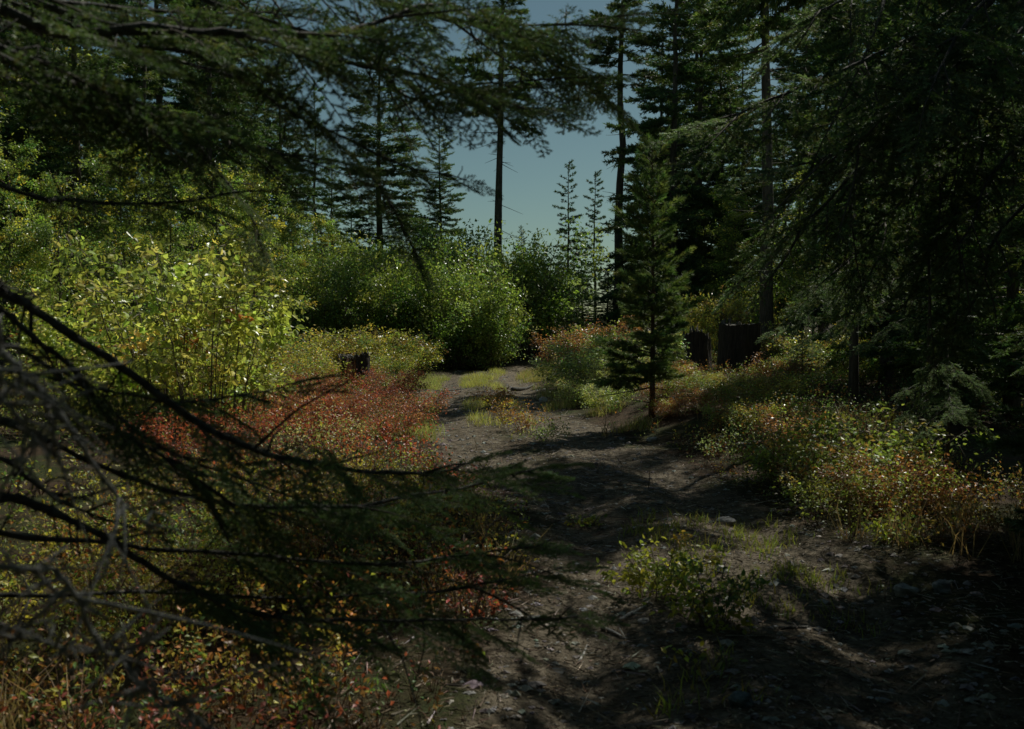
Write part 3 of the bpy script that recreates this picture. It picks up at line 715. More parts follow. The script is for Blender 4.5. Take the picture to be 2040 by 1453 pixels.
# left fir: its trunk stands just out of the picture on the left, its limbs sweep across the view
rg = np.random.default_rng(77)
lx, ly_ = -2.15, 2.7
lloc = np.array([lx, ly_, gz(lx, ly_)])
lt = tag(empty('fir_tree', lloc), 'near fir on the left whose dark out of focus limbs sweep across the view', 'tree')
mb = MB(); tube(mb, [[0, 0, -.3], [0, 0, 0], [.02, .01, 1.5], [0, .03, 4], [.03, 0, 9]], [.24, .2, .18, .15, .04], 14, (.5, .5, .5), 0, .03, 3)
mb.build('trunk', M_BARK, lt)
TL = lambda z: np.array([lx, ly_, z])
upper = [
    (2.9, [(0, 22, 2.5), (330, 60, 2.5), (560, 68, 2.6), (700, 56, 2.75), (860, 10, 2.95)], .024, .008, 15, .40, .1),
    (2.85, [(120, 20, 2.5), (480, 75, 2.6), (690, 128, 2.75), (840, 150, 2.9), (980, 205, 3.0), (1090, 215, 3.1)], .013, .003, 18, .30, .32),
    (2.7, [(60, 60, 2.6), (400, 110, 2.7), (560, 215, 2.8), (660, 262, 2.9), (800, 330, 3.0), (930, 360, 3.1)], .011, .003, 12, .26, .25),
    (2.6, [(0, 120, 2.3), (180, 170, 2.4), (360, 240, 2.5), (500, 290, 2.6), (600, 310, 2.7)], .016, .004, 14, .36, .12),
    (2.25, [(0, 372, 2.2), (150, 398, 2.3), (330, 404, 2.45), (520, 380, 2.6)], .012, .003, 7, .22, .3),
    (2.75, [(300, 100, 2.9), (560, 190, 3.0), (690, 300, 3.1), (770, 395, 3.1), (832, 512, 3.1)], .009, .004, 13, .24, .4),
    (3.0, [(300, -40, 2.9), (680, 92, 3.1), (820, 190, 3.2), (980, 165, 3.3), (1180, 150, 3.4)], .012, .003, 22, .33, .33),
    (3.1, [(200, -120, 2.8), (600, -40, 3.0), (900, 40, 3.2), (1080, 50, 3.3), (1230, 30, 3.5)], .013, .003, 24, .38, .30),
    (2.8, [(-100, 40, 2.2), (80, 120, 2.3), (240, 200, 2.4), (330, 280, 2.5)], .012, .003, 11, .34, .15),
    (3.0, [(-60, -60, 2.4), (200, 10, 2.6), (420, 30, 2.8), (560, 20, 3.0)], .012, .003, 12, .36, .15),
    (3.25, [(400, -150, 3.0), (760, -60, 3.2), (980, 60, 3.4), (1110, 120, 3.5), (1190, 190, 3.6)], .012, .003, 20, .34, .33),
    (2.5, [(300, 250, 2.9), (420, 330, 3.0), (500, 430, 3.1), (525, 520, 3.1)], .007, .003, 7, .20, .4),
]
for k, (z, l, r0, r1, ns, sz, t0) in enumerate(upper):
    limb(lt, lloc, [TL(z)] + PX(l), r0, r1, M_LIMB, ns, sz, t0, rg, .38, .85, k)
lower = [
    (1.9, [(-60, 560, 2.2), (105, 642, 2.2), (300, 770, 2.25), (480, 888, 2.35), (640, 926, 2.5), (830, 944, 2.65), (920, 925, 2.75)], .020, .005, 12, .32, .45, M_LIMB, 6),
    (1.85, [(-60, 540, 2.1), (0, 615, 2.1), (135, 722, 2.2), (240, 860, 2.3), (400, 962, 2.4), (520, 1050, 2.5)], .014, .004, 9, .32, .45, M_LIMB, 6),
    (1.75, [(-120, 590, 2.0), (0, 688, 2.0), (48, 752, 2.0), (105, 808, 2.05), (160, 890, 2.1), (240, 1000, 2.2), (310, 1058, 2.25)], .013, .004, 0, .3, .5, M_DEAD, 6),
    (1.6, [(-120, 690, 1.9), (0, 788, 1.9), (36, 835, 1.9), (80, 885, 1.95), (138, 945, 2.0)], .009, .003, 0, .3, .5, M_DEAD, 5),
    (1.3, [(-120, 930, 2.1), (0, 985, 2.1), (100, 1018, 2.15), (210, 1075, 2.2), (340, 1152, 2.3), (480, 1212, 2.4), (640, 1234, 2.55), (900, 1236, 2.7), (1150, 1228, 2.9)], .017, .004, 14, .40, .56, M_LIMB, 5),
    (1.4, [(-60, 900, 2.0), (60, 962, 2.05), (165, 1022, 2.1), (315, 1062, 2.2)], .010, .003, 0, .3, .5, M_LIMB, 6),
    (.75, [(-100, 1240, 1.9), (0, 1268, 1.9), (120, 1292, 1.95), (225, 1297, 2.0), (290, 1272, 2.0), (326, 1222, 2.05)], .006, .003, 0, .3, .5, M_DEAD, 3),
    (1.0, [(-80, 1120, 1.8), (40, 1138, 1.85), (130, 1155, 1.9), (185, 1262, 1.95), (245, 1325, 2.0), (335, 1392, 2.0), (450, 1470, 2.05)], .009, .005, 0, .3, .5, M_DEAD, 5),
    (1.5, [(-60, 820, 2.2), (200, 930, 2.4), (420, 1000, 2.6), (640, 1010, 2.8), (860, 985, 3.0), (1080, 930, 3.2)], .012, .004, 13, .40, .52, M_LIMB, 2),
    (1.2, [(-60, 1050, 2.3), (250, 1080, 2.5), (520, 1110, 2.7), (800, 1120, 2.9), (1060, 1090, 3.1)], .012, .004, 13, .40, .52, M_LIMB, 2),
    (1.6, [(0, 740, 2.4), (250, 790, 2.5), (420, 800, 2.6), (600, 760, 2.75)], .007, .003, 6, .26, .5, M_LIMB, 2),
    (1.0, [(-60, 1180, 2.4), (300, 1180, 2.6), (620, 1190, 2.8), (900, 1170, 3.0), (1120, 1130, 3.2)], .010, .003, 6, .38, .62, M_LIMB, 2),
    (1.7, [(-60, 660, 2.3), (160, 780, 2.4), (330, 900, 2.55), (560, 985, 2.7), (760, 1060, 2.9)], .010, .003, 6, .30, .5, M_LIMB, 2),
]
for k, (z, l, r0, r1, ns, sz, t0, m, tw) in enumerate(lower):
    if m is M_DEAD: l = [(a_, b_, c_ * .72) for a_, b_, c_ in l]; r0 *= .8; r1 *= .8
    limb(lt, lloc, [TL(z)] + PX(l), r0, r1, m, ns, sz, t0, rg, .3, .8, 20 + k, tw)

for k in range(16):                                                    # the crown above the frame
    z = 3.6 + 5 * k / 16; a = k * 2.4 + .5; L = 2.6 * (1 - .65 * k / 16)
    b = TL(z); hd = np.array([math.cos(a), math.sin(a), 0])
    if hd[0] * S[0] + hd[1] * S[1] > .25: continue
    limb(lt, lloc, [b, b + hd * L * .5 + [0, 0, -.02 * L], b + hd * L + [0, 0, -.2 * L]], .02, .005, M_LIMB, 7, .9, .2, rg, .4, .8, 190 + k)

bough_fir(1850, 13, 470, [([(1760, 560, 12.9), (1650, 605, 12.6), (1530, 665, 12.3)], 13, .55), ([(1770, 600, 12.8), (1680, 640, 12.5), (1590, 690, 12.2)], 11, .5), ([(1770, 525, 12.9), (1700, 555, 12.7), (1630, 590, 12.6)], 9, .45), ([(1900, 570, 13), (1960, 620, 12.9)], 7, .5), ([(1880, 620, 12.8), (1930, 680, 12.5)], 7, .45), ([(1790, 640, 12.7), (1720, 690, 12.2)], 8, .45), ([(1830, 500, 13.2), (1800, 520, 13.5)], 5, .35), ([(1890, 530, 13.2), (1930, 560, 13.5)], 5, .4)],
          'small fir with pale sunlit boughs reaching left towards the thick grey trunk')
bough_fir(1890, 9.3, 690, [([(1860, 750, 9.2), (1790, 785, 9.0)], 9, .26), ([(1860, 790, 9.1), (1795, 830, 8.9)], 9, .26), ([(1880, 725, 9.3), (1835, 735, 9.2)], 7, .22), ([(1920, 750, 9.2), (1965, 785, 9.1)], 8, .26), ([(1875, 820, 9.0), (1830, 865, 8.7)], 9, .28), ([(1920, 820, 9.1), (1970, 860, 9.0)], 8, .28), ([(1890, 780, 9.1), (1900, 830, 8.7)], 8, .26)],
          'fir seedling with pale layered boughs above the sunlit scrub on the right', .018)

# right fir: trunk out of the picture on the right, boughs hanging down to the left
rx, ry = 4.5, 7.6
rloc = np.array([rx, ry, gz(rx, ry)])
rt = tag(empty('fir_tree', rloc), 'big fir at the right edge with long boughs drooping into the upper right', 'tree')
mb = MB(); tube(mb, [[0, 0, -.3], [0, 0, 0], [.02, .01, 2], [0, .03, 6], [.03, 0, 13]], [.36, .28, .25, .2, .04], 14, (.5, .5, .5), 0, .03, 4)
mb.build('trunk', M_BARK, rt)
TR = lambda z: np.array([rx, ry, z])
right = [
    (5.2, [(1960, -40, 7.2), (1840, 60, 6.9), (1700, 130, 6.6), (1560, 190, 6.4), (1440, 235, 6.3)], .035, .008, 13, 1.0, .2),
    (4.7, [(1980, 60, 7.2), (1860, 170, 6.9), (1740, 300, 6.7), (1650, 400, 6.5), (1575, 470, 6.4)], .03, .006, 13, .9, .22),
    (4.6, [(1985, 130, 7.3), (1935, 235, 7.2), (1880, 315, 7.1), (1835, 355, 7.0), (1730, 480, 6.9), (1640, 560, 6.8)], .03, .006, 12, .8, .3),
    (5.0, [(1960, 20, 7.0), (1880, 130, 6.6), (1790, 210, 6.3), (1680, 300, 6.0), (1580, 330, 5.9)], .03, .006, 12, .9, .25),
    (4.1, [(1990, 210, 7.3), (1950, 330, 7.2), (1900, 430, 7.1), (1830, 520, 7.0)], .025, .006, 9, .7, .25),
    (5.6, [(1980, -160, 7.0), (1850, -90, 6.7), (1720, -20, 6.4), (1600, 40, 6.2)], .03, .006, 11, .9, .25),
    (5.3, [(2010, -60, 6.9), (1930, 40, 6.4), (1880, 120, 6.0), (1840, 220, 5.7)], .03, .006, 9, .9, .2),
    (3.6, [(1990, 330, 7.0), (1940, 440, 6.7), (1890, 520, 6.5)], .02, .005, 7, .6, .2),
    (3.0, [(2000, 450, 7.1), (1960, 560, 7.0), (1920, 640, 6.9)], .02, .005, 7, .6, .15),
    (4.9, [(2030, 60, 7.9), (1950, 200, 8.4), (1850, 300, 8.9), (1760, 400, 9.3)], .025, .005, 10, .8, .25),
]
for k, (z, l, r0, r1, ns, sz, t0) in enumerate(right):
    limb(rt, rloc, [TR(z)] + PX(l), r0, r1, M_LIMB, ns, sz, t0, rg, .55, .75, 60 + k, 0, MIXB)
for k in range(16):                                                    # the side away from the camera
    z = 1.3 + 4.2 * k / 16; a = R(-55 + (k * 61) % 150); L = 2.3
    b = TR(z); hd = np.array([math.cos(a), math.sin(a), 0])
    limb(rt, rloc, [b, b + hd * L * .5 + [0, 0, -.05 * L], b + hd * L + [0, 0, -.3 * L]], .022, .005, M_LIMB, 8, .9, .15, rg, .4, .9, 290 + k)
for k in range(22):                                                    # the crown above and beyond the frame
    z = 5.5 + 6.8 * k / 22; a = k * 2.4; L = 2.9 * (1 - .75 * k / 22)
    b = TR(z); hd = np.array([math.cos(a), math.sin(a), 0])
    limb(rt, rloc, [b, b + hd * L * .5 + [0, 0, -.05 * L], b + hd * L + [0, 0, -.35 * L]], .025, .006, M_LIMB, 7, 1.0, .2, rg, .4, .8, 90 + k)

# ------------------------------------------------------------------ trees added for the shade they give, most of them outside the frame
for k, (x, y, H, T, h0) in enumerate([(5.6, 4.6, 5.6, SPR[0], 15), (8.6, 7.2, 9, SPR[1], 15), (5.0, 2.6, 5.2, SPR[2], 15), (7.4, 4.4, 7.5, SPR[1], 15), (4.6, .8, 4.6, SPR[0], 15)]):
    T.place((x, y, gz(x, y)), k * 1.1, (H / h0 * 1.5, H / h0 * 1.5, H / h0), 'spruce outside the frame at the right', 'tree', 'spruces outside the frame')

SPR[2].place(on_ground(1765, 20), 2.0, (.66, .66, .95), 'dense tall spruce added right of the thick grey trunk to shade the bank', 'tree')  # added so that its shadow falls across the bank
SPR[1].place((6.7, 8.4, gz(6.7, 8.4)), 1.0, (.9, .9, .92), 'tall spruce added for shade outside the frame beside the big fir on the right', 'tree')  # unseen tree added to darken the lower right foreground
PIN[0].place((6.1, 10.3, gz(6.1, 10.3)), 2.0, (.5, .5, .7), 'pine added for shade outside the frame behind the big fir on the right', 'tree')  # unseen sun blocker for the lower right, crown narrowed to spare the boughs
HEM.place(on_ground(1702, 14.2), .7, (.78, .78, 1.5), 'conifer added for shade, its bare dark trunk between the thick grey trunk and the right edge', 'tree')  # added tree; the crown above the frame shades the middle of the track
for k, (x, y, H) in enumerate([(-4.4, -1.5, 12), (-6.4, 2.4, 13), (-2.6, -4.6, 12), (1.2, -4.2, 11), (4.6, -3.6, 12), (-8.5, -2, 14), (8.5, -1.5, 12), (-7.6, 6.5, 10), (-.8, -8, 14), (11.5, 3.5, 13)]):  # unseen rest of the forest, put in to block sky light
    SPR[k % 3].place((x, y, gz(x, y)), k * 1.1, (H / 15 * 1.35, H / 15 * 1.35, H / 15), 'spruce outside the frame behind the camera', 'tree', 'spruces behind the camera')

# ------------------------------------------------------------------ stumps
def stump(name, loc, r, h, seed, label, lean=(0, 0), flare=1.25, rot=False, jag=.06):
    rg = np.random.default_rng(seed)
    o = tag(empty(name, loc), label, 'stump')
    n, m = 40, 14
    an = np.arange(n) * 2 * math.pi / n
    lobes = 1 + .05 * np.sin(an * 3 + seed) + .035 * np.sin(an * 7 + 2 * seed) + .025 * rg.normal(size=n)
    topz = h * (1 + jag * np.sin(an * 2 + seed) + jag * .6 * rg.normal(size=n))
    V = []
    for j in range(m):
        t = j / (m - 1)
        rr = r * lobes * (1 + (flare - 1) * (1 - t) ** 3 * (1 + .35 * np.sin(an * 5 + seed))) * (1 + .018 * rg.normal(size=n))
        V.append(np.stack([np.cos(an) * rr + lean[0] * t * h, np.sin(an) * rr + lean[1] * t * h, -.25 + t * (topz + .25)], 1))
    V = np.concatenate(V)
    i = np.arange(m - 1)[:, None] * n; j = np.arange(n)[None]; j2 = (j + 1) % n
    f = np.concatenate([np.stack([i + j, i + j2, i + n + j2], -1).reshape(-1, 3), np.stack([i + j, i + n + j2, i + n + j], -1).reshape(-1, 3)])
    if rot:                                                            # the near side has broken open
        cx = V[f].mean(1); a = np.arctan2(cx[:, 1], cx[:, 0])
        openf = (np.abs(((a + math.pi / 2 + math.pi) % (2 * math.pi)) - math.pi) < .42) & (cx[:, 2] > h * .12)
        f = f[~openf]
    mb = MB(); mb.add(V, f, (.5, .5, .5), 0, True); mb.build('bark', M_STUMP, o)
    mb = MB(); k = 8; W = []
    for q in range(k):
        s = .96 * (1 - q / (k - 1))
        W.append(np.stack([np.cos(an) * r * lobes * s + lean[0] * h, np.sin(an) * r * lobes * s + lean[1] * h, topz * .985 - (.03 + .10 * h * rot) * (1 - s) + .012 * rg.normal(size=n)], 1))
    W = np.concatenate(W); i = np.arange(k - 1)[:, None] * n
    f = np.concatenate([np.stack([i + j, i + j2, i + n + j2], -1).reshape(-1, 3), np.stack([i + j, i + n + j2, i + n + j], -1).reshape(-1, 3)])
    mb.add(W, f, (.5, .5, .5), 0, False); mb.build('cut_top', M_CUT, o)
    mb = MB()                                                          # splintered rim
    for q in range(18):
        a = rg.random() * 6.28; i_ = int(a / 6.283 * n) % n; rr = r * lobes[i_] * (.86 + .1 * rg.random()); hh = h * (.05 + .14 * rg.random() ** 2)
        c_ = np.array([math.cos(a) * rr + lean[0] * h, math.sin(a) * rr + lean[1] * h, topz[i_] - .05])
        tube(mb, [c_, c_ + [0, 0, .05 + hh * .5], c_ + [.02 * rg.normal(), .02 * rg.normal(), .05 + hh]], [.028, .02, .003], 4)
    mb.build('splinters', M_CUT, o)
    if rot:
        mb = MB()
        for q in range(16):
            a = -math.pi / 2 + (q - 7.5) * .085; rr = r * (.66 + .14 * rg.random())
            b = np.array([math.cos(a) * rr, math.sin(a) * rr, .02])
            tube(mb, [b, b + [0, 0, h * .5], b * [.97, .97, 1] + [0, 0, h * (.72 + .22 * rg.random())]], [.055, .05, .012], 6, (.5, .5, .5), 0, .15, q)
        mb.build('rotten_heartwood', M_ROT, o)
    return o
b = on_ground(702, 22.5); stump('tree_stump', b, .35, 0.64, 3, 'small broken stump with orange rotten heart above the red scrub', (.05, 0), 1.2, True, .11)
b = on_ground(1390, 25); stump('tree_stump', b, .36, .98, 5, 'mossy round topped stump just right of the young pine', (-.04, 0), 1.35, False, .09)
b = on_ground(1471, 27); stump('tree_stump', b, .53, 1.22, 9, 'wide black square cut stump left of the thick grey trunk', (.02, 0), 1.2, False, .022)

# ------------------------------------------------------------------ low scrub (ground cover)
def cover(name, label, n_pl, region, h, rad, nleaf, ls, cols, wts, seed, tmpl=LEAF, mixw=.22, stems=True):
    rg = np.random.default_rng(seed)
    xs, ys = [], []
    while len(xs) < n_pl:
        x, y = region(rg)
        if abs(float(track_d(np.array([x]), np.array([y]))[0])) < 1.04: continue
        if float(fbm(np.array([x * .6 + seed]), np.array([y * .6]))[0]) < .26: continue
        xs.append(x); ys.append(y)
    xs, ys = np.array(xs), np.array(ys); zs = ground(xs, ys)
    patch = fbm(xs * .45 + seed, ys * .45 + 4)
    sz = (.35 + .9 * rg.random(n_pl) ** 1.4) * (.45 + 1.25 * fbm(xs * .5 + 40, ys * .5 + seed))
    sz *= np.clip(.28 + 1.3 * (np.abs(track_d(xs, ys)) - 1.04), .28, 1)               # lower towards the track
    cw = np.cumsum(np.asarray(wts) / sum(wts)); rk = np.argsort(np.argsort(patch + rg.normal(size=n_pl) * .045)) / n_pl
    own = np.asarray(cols)[np.minimum(np.searchsorted(cw, rk), len(cols) - 1)] * np.exp(rg.normal(size=(n_pl, 1)) * .22)
    mb = MB()
    cnt = np.maximum((nleaf * sz ** 2).astype(int), 6); idx = np.repeat(np.arange(n_pl), cnt); n = len(idx)
    # leaves sit on arching twigs
    ntw = 9
    taz = rg.random((n_pl, ntw)) * 2 * math.pi; tr_ = np.sqrt(rg.random((n_pl, ntw))) * rad; th = h * (.55 + .55 * rg.random((n_pl, ntw))) * (1 - .35 * (tr_ / rad) ** 2)
    tw = rg.integers(0, ntw, n); u = .15 + .85 * rg.random(n) ** .7
    a, r_, hh = taz[idx, tw], tr_[idx, tw], th[idx, tw]
    s = sz[idx]
    jit = rg.normal(size=(n, 3)) * (.05 * rad + .009)
    pos = np.stack([xs[idx] + s * np.cos(a) * r_ * u ** 1.4, ys[idx] + s * np.sin(a) * r_ * u ** 1.4, zs[idx] + s * hh * u], 1) + jit
    pos[:, 2] = np.maximum(pos[:, 2], zs[idx] + .01)
    other = pick(rg, cols, wts, n, .2)
    cl = np.where((rg.random(n) < mixw)[:, None], other, own[idx]) * np.exp(rg.normal(size=(n, 1)) * .2)
    yd = norm(rg.normal(size=(n, 3)) + np.stack([np.cos(a), np.sin(a), 0 * a], 1) * .6 + [0, 0, .1])
    put(mb, tmpl, pos, yd, norm(rg.normal(size=(n, 3)) * .75 + [0, 0, 1]), ls * (.6 + .7 * rg.random(n)), cl, 0)
    if stems:
        i2 = np.repeat(np.arange(n_pl), ntw)
        p0 = np.stack([xs[i2], ys[i2], zs[i2] - .02], 1)
        e = np.stack([np.cos(taz.ravel()) * tr_.ravel(), np.sin(taz.ravel()) * tr_.ravel(), th.ravel()], 1) * sz[i2][:, None]
        mid = p0 + e * [.4, .4, .55]
        sc = np.tile((.14, .08, .05), (len(i2), 1)) * np.exp(rg.normal(size=(len(i2), 1)) * .3)
        ln1 = np.linalg.norm(mid - p0, axis=1); blades(mb, p0, norm(mid - p0), ln1 * 1.05, .006 + 0 * ln1, sc, rg, 1)
        v2 = p0 + e - mid; ln2 = np.linalg.norm(v2, axis=1); blades(mb, mid, norm(v2), ln2, .0045 + 0 * ln2, sc, rg, 1)
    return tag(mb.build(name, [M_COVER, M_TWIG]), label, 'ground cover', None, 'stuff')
def reg(x0, x1, y0, y1):
    return lambda rg: (rg.uniform(x0, x1), rg.uniform(y0, y1))
def reg_track(o0, o1, y0, y1, pw=1.0):
    """offsets from the track's middle line"""
    def f(rg):
        y = y0 + (y1 - y0) * rg.random() ** pw
        return float(track_x(y)) + rg.uniform(o0, o1), y
    return f
cover('red_scrub', 'red and orange low scrub left of the sunny track', 760, reg_track(-4.6, -1.0, 9.5, 23), .52, .30, 62, .036, [ORG, RED, (.28, .07, .045), (.24, .09, .05), YGR, CRM], [1.6, 5, 4, 2, 1.8, 1.2], 301)
cover('mixed_scrub', 'yellow and orange low scrub seen through the bare branches on the left', 520, reg(-9.5, -3.3, 6.5, 19), .55, .34, 62, .038, [YGR, YEL, (.2, .17, .055), GRN, ORG, BRN], [4, 3, 2, 2.4, 1, 1], 302)
cover('near_scrub', 'near yellow, orange and red low scrub at the lower left', 760, reg_track(-4.4, -.95, 2.7, 8.5), .50, .24, 80, .029, [YGR, YEL, (.24, .19, .06), ORG, GRN, BRN, RED], [3, 3, 2.4, 2.6, 1.6, 1.2, .9], 303, LEAFM)
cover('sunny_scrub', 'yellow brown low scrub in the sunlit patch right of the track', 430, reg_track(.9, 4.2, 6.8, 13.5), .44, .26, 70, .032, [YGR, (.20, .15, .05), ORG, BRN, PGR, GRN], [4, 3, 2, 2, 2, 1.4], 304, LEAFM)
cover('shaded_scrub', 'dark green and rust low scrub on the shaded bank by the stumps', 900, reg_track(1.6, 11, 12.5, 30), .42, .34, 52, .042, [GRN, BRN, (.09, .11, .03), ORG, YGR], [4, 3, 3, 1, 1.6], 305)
cover('far_scrub', 'yellow green scrub at the foot of the alder row', 420, reg(-15, -1.8, 20, 33), .6, .42, 45, .05, [YGR, YEL, (.18, .15, .05), GRN], [4, 2, 3, 2], 306)

def tuft_plants(name, spots, cols, wts, label, cat, group, h, rad, nleaf, ls, seed, tmpl=LEAFH):
    for k, (px, py, s, lab) in enumerate(spots):
        d = CAMH * FPX / (py - HOR); x = (px - CXP) / FPX * d; z = gz(x, d)
        tr, wd, lf = broadleaf(seed + k, h * s, rad * s, 12, int(nleaf * s * s), ls, cols, wts, base_r=.06, stem_r=.004, tmpl=tmpl, lift=.1, clump=.9, sub=7)
        Shrub(name, wd, lf, M_TWIG, M_COVER).place((x, d, z), k, 1.0, lab, cat, group)
tuft_plants('seedling_shrub', [(1310, 1185, 1.25, 'small yellow green plant growing in the middle of the track'), (1425, 1268, 1.15, 'second small green plant nearer on the track'), (1165, 1040, .6, 'tiny plant in the shade left on the track'), (1400, 1340, .5, 'tiny yellow plant low down on the track'), (1790, 1090, .8, 'pale leaved plant at the front of the sunny scrub')],
            [YGR, (.22, .24, .04), YEL, GRN], [4, 3, 1.5, 2], '', 'plant', 'small plants on the track', .34, .22, 520, .036, 401)
tuft_plants('orange_plant', [(985, 815, 1.5, 'orange brown plant on the middle ridge of the sunny track'), (1045, 862, 1.3, 'rust plant on the track ridge nearer the shade'), (1010, 838, 1.2, 'yellow brown plant between the two rust plants on the ridge')],
            [ORG, BRN, YEL, (.24, .13, .04)], [3, 2, 2, 3], '', 'plant', 'plants on the middle ridge', .32, .3, 380, .035, 421)
tuft_plants('pale_plant', [(1075, 880, 1.2, 'pale green low plant where the track meets the shade')], [PGR, CRM, YGR], [3, 1, 2], '', 'plant', None, .22, .35, 380, .035, 431)
tuft_plants('red_sapling', [(930, 1230, 1.0, 'small red leaved sapling in the dark scrub left of the track')], [RED, (.3, .06, .05), ORG], [4, 2, 1], '', 'plant', None, .55, .22, 150, .035, 441)

# grass
def grass(name, label, n, region, h, seed, cols, wts):
    rg = np.random.default_rng(seed)
    pts = np.array([region(rg) for _ in range(n * 3)]); pts = pts[fbm(pts[:, 0] * 1.1 + seed, pts[:, 1] * .7) > .47][:n]; n = len(pts)
    k = 14; c0 = np.repeat(pts, k, 0) + rg.normal(size=(n * k, 2)) * .06
    z = ground(c0[:, 0], c0[:, 1]); p0 = np.stack([c0[:, 0], c0[:, 1], z - .01], 1); N_ = len(p0)
    d1 = norm(rg.normal(size=(N_, 3)) * [.35, .35, 0] + [0, 0, 1]); L_ = h * (.5 + .8 * rg.random(N_))
    bend = rg.normal(size=(N_, 3)) * [.5, .5, 0] + [0, 0, -.1]
    w = norm(np.cross(d1, rg.normal(size=(N_, 3)))) * .0035
    p1 = p0 + d1 * L_[:, None] * .55; p2 = p1 + norm(d1 + bend) * L_[:, None] * .5
    V = np.stack([p0 - w, p0 + w, p1 + w * .8, p1 - w * .8, p2], 1).reshape(-1, 3)
    f = (np.array([[0, 1, 2], [0, 2, 3], [3, 2, 4]])[None] + (np.arange(N_) * 5)[:, None, None]).reshape(-1, 3)
    mb = MB(); mb.add(V, f, np.repeat(pick(rg, cols, wts, N_, .2), 5, 0)); return tag(mb.build(name, M_GRASS), label, 'grass', None, 'stuff')
grass('ridge_grass', 'pale yellow green grass on the middle ridge of the sunny track', 300, reg_track(-.45, .5, 15, 31), .17, 501, [(.30, .30, .10), (.24, .27, .07), CRM], [3, 3, 2])
grass('verge_grass', 'pale grass along the left verge of the sunny track', 420, reg_track(-2.5, -1.0, 13, 29), .20, 502, [(.28, .29, .11), (.2, .25, .07), CRM], [3, 3, 2])
grass('bank_grass', 'dry grass on the right bank beside the track', 420, reg_track(1.0, 2.0, 14, 37), .2, 503, [CRM, (.24, .2, .08), YGR], [3, 3, 2])
grass('dead_stalks', 'dry tan stalks standing among the low scrub on the right', 70, reg_track(1.2, 4.4, 6.5, 14), .36, 505, [(.26, .2, .12), (.18, .13, .08)], [2, 2])
grass('dead_stalks', 'dry tan stalks standing among the near scrub on the left', 40, reg_track(-4.4, -1.3, 3, 9), .34, 506, [(.26, .2, .12), (.18, .13, .08)], [2, 2])
grass('track_grass', 'sparse grass tufts on the near track', 90, reg_track(-.4, .9, 4, 8), .10, 504, [YGR, (.2, .2, .06)], [3, 2])

# ------------------------------------------------------------------ litter on the ground: fallen needles, twigs, leaves, pebbles
def litter(name, label, n, region, seed, lw, cols, wts):
    rg = np.random.default_rng(seed)
    q = np.array([region(rg) for _ in range(n)]); z = ground(q[:, 0], q[:, 1]) + .006 + .008 * rg.random(n)
    d = norm(rg.normal(size=(n, 3)) * [1, 1, .12]); L_ = lw[0] * np.exp(rg.normal(size=n) * .5); w = lw[1] * (.6 + .8 * rg.random(n))
    mb = MB(); p = np.stack([q[:, 0], q[:, 1], z], 1)
    side = norm(np.cross(d, [0, 0, 1.])) * w[:, None] * .5; upv = np.array([0, 0, 1.]) * w[:, None] * .6
    V = np.stack([p - side, p + upv, p + side, p + d * L_[:, None]], 1).reshape(-1, 3)
    f = (np.array([[0, 1, 3], [1, 2, 3], [0, 2, 1]])[None] + (np.arange(n) * 4)[:, None, None]).reshape(-1, 3)
    mb.add(V, f, np.repeat(pick(rg, cols, wts, n, .3), 4, 0)); return tag(mb.build(name, M_TWIG), label, 'litter', None, 'stuff')
litter('needle_litter', 'fallen needles and chips strewn over the near track', 30000, reg_track(-1.9, 2.6, 2.8, 13, 1.4), 601, (.042, .0065), [(.22, .17, .11), (.12, .085, .05), (.32, .28, .22), (.06, .04, .025)], [3, 3, 2, 2])
litter('twig_litter', 'fallen twigs strewn over the track', 2600, reg_track(-1.8, 2.6, 2.8, 26, 1.3), 602, (.14, .009), [(.22, .19, .15), (.14, .10, .07), (.4, .37, .32)], [3, 3, 1.5])
def pebbles(name, label, n, region, seed, size):
    rg = np.random.default_rng(seed)
    base = np.array([[1, 0, 0], [-1, 0, 0], [0, 1, 0], [0, -1, 0], [0, 0, 1], [0, 0, -.6], [.6, .6, .5], [-.6, .5, .45], [.5, -.65, .5], [-.55, -.6, .5]], float)
    tri = np.array([[4, 0, 6], [4, 6, 2], [4, 2, 7], [4, 7, 1], [4, 1, 9], [4, 9, 3], [4, 3, 8], [4, 8, 0], [0, 2, 6], [2, 1, 7], [1, 3, 9], [3, 0, 8]])
    q = np.array([region(rg) for _ in range(n)]); z = ground(q[:, 0], q[:, 1])
    s = np.minimum(size * np.exp(rg.normal(size=n) * .6), .045)
    v = base[None] * (1 + .25 * rg.normal(size=(n, 10, 3))) * s[:, None, None] * np.array([1, .8, .55]) + np.stack([q[:, 0], q[:, 1], z], 1)[:, None]
    f = (tri[None] + (np.arange(n) * 10)[:, None, None]).reshape(-1, 3)
    mb = MB(); mb.add(v.reshape(-1, 3), f, np.repeat(pick(rg, [(.26, .25, .23), (.16, .15, .14), (.36, .35, .32)], [3, 3, 1], n, .2), 10, 0)); return tag(mb.build(name, M_ROCK), label, 'pebbles', None, 'stuff')
pebbles('pebbles', 'small grey pebbles and clods on the track', 6500, reg_track(-1.3, 1.5, 3, 32, 1.5), 611, .013)

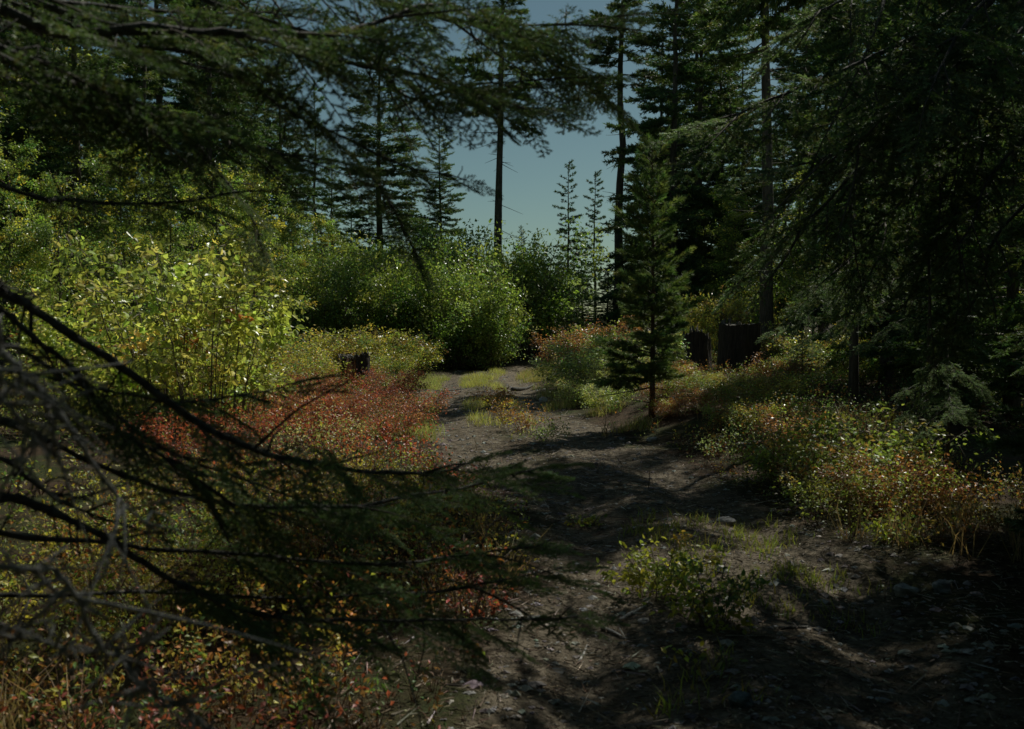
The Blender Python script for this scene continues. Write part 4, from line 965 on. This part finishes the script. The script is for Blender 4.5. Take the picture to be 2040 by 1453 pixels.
# rocks
def rock(px, py, w, hh, seed, label, c, d=None):
    rg = np.random.default_rng(seed)
    d = d or CAMH * FPX / (py - HOR); x = (px - CXP) / FPX * d
    nu, nv = 18, 10; V = []
    ph = rg.random(6) * 6.28
    for j in range(nv):
        t = math.pi * j / (nv - 1)
        for i in range(nu):
            a = 2 * math.pi * i / nu
            dx, dy, dz = math.sin(t) * math.cos(a), math.sin(t) * math.sin(a), math.cos(t)
            k = 1 + .16 * math.sin(3 * dx + ph[0]) + .14 * math.sin(4 * dy + ph[1]) + .12 * math.sin(5 * dz + ph[2] + 2 * dx) + .03 * rg.normal()
            V.append((dx * k * w * .5, dy * k * w * .42, np.sign(dz) * abs(dz) ** .75 * k * hh * .55))
    V = np.array(V); i = np.arange(nv - 1)[:, None] * nu; j = np.arange(nu)[None]; j2 = (j + 1) % nu
    f = np.concatenate([np.stack([i + j, i + nu + j, i + nu + j2], -1).reshape(-1, 3), np.stack([i + j, i + nu + j2, i + j2], -1).reshape(-1, 3)])
    mb = MB(); mb.add(V, f, c, 0, False)
    o = mb.build('rock', M_ROCK); o.location = (x, d, gz(x, d) + hh * .22); o.rotation_euler = (0, 0, seed)
    return tag(o, label, 'rock')
GR = (.20, .20, .195)
rock(1815, 1180, .15, .085, 1, 'pale grey rock at the front edge of the sunny scrub on the right', (.30, .30, .28))
rock(1885, 1178, .13, .08, 2, 'second grey rock, right of the pale rock by the scrub', GR)
rock(1485, 1425, .095, .07, 3, 'rounded blue grey stone in the shade at the bottom of the picture', (.10, .13, .14))
rock(1452, 1036, .16, .07, 4, 'flat grey stone in the shaded right rut', GR)
rock(1300, 880, .15, .07, 5, 'light stone in the shade under the young pine', (.28, .28, .27))
rock(1083, 796, .16, .12, 6, 'white stone at the right side of the sunny track', (.5, .5, .48))
rock(1440, 1145, .07, .04, 7, 'small pale stone on the track beside the green plants', (.4, .39, .36))

# fallen sticks
def stick(pts, r, label, material=None, name='fallen_stick', lift=.8):
    P3 = []
    for px, py in pts:
        d = CAMH * FPX / (py - HOR); x = (px - CXP) / FPX * d; P3.append([x, d, gz(x, d) + r * lift])
    P3 = np.array(P3); o0 = P3[0].copy()
    mb = MB(); tube(mb, smooth_path(P3 - o0, 9), [r, r * .9, r * .45], 7, (.5, .5, .5), 0, .1, 5)
    o = mb.build(name, material or M_DEAD); o.location = o0
    return tag(o, label, 'stick')
stick([(1236, 1240), (1262, 1228), (1290, 1216)], .013, 'pale weathered stick on the track pointing up to the right')
stick([(1202, 1246), (1222, 1256), (1242, 1268)], .011, 'pale broken stick just left of and below the other pale stick')
stick([(1325, 1217), (1350, 1217), (1390, 1218)], .008, 'thin dark stick lying level in front of the green plant', M_LIMB)
stick([(1155, 1300), (1165, 1285), (1172, 1270)], .007, 'thin pale stick standing out left of the broken stick')
stick([(1465, 908), (1500, 907), (1560, 905)], .045, 'short fallen branch lying in the shaded rust scrub', M_LIMB, lift=1.5)
stick([(1560, 1262), (1640, 1240), (1700, 1236)], .010, 'dark stick in the shade under the sunny scrub', M_LIMB)
stick([(1020, 776), (1045, 772), (1062, 768)], .05, 'dark chunk of wood at the foot of the bank by the track', M_LIMB)
stick([(870, 776), (900, 775), (925, 776)], .02, 'grey stick lying across the sunny track', M_DEAD)
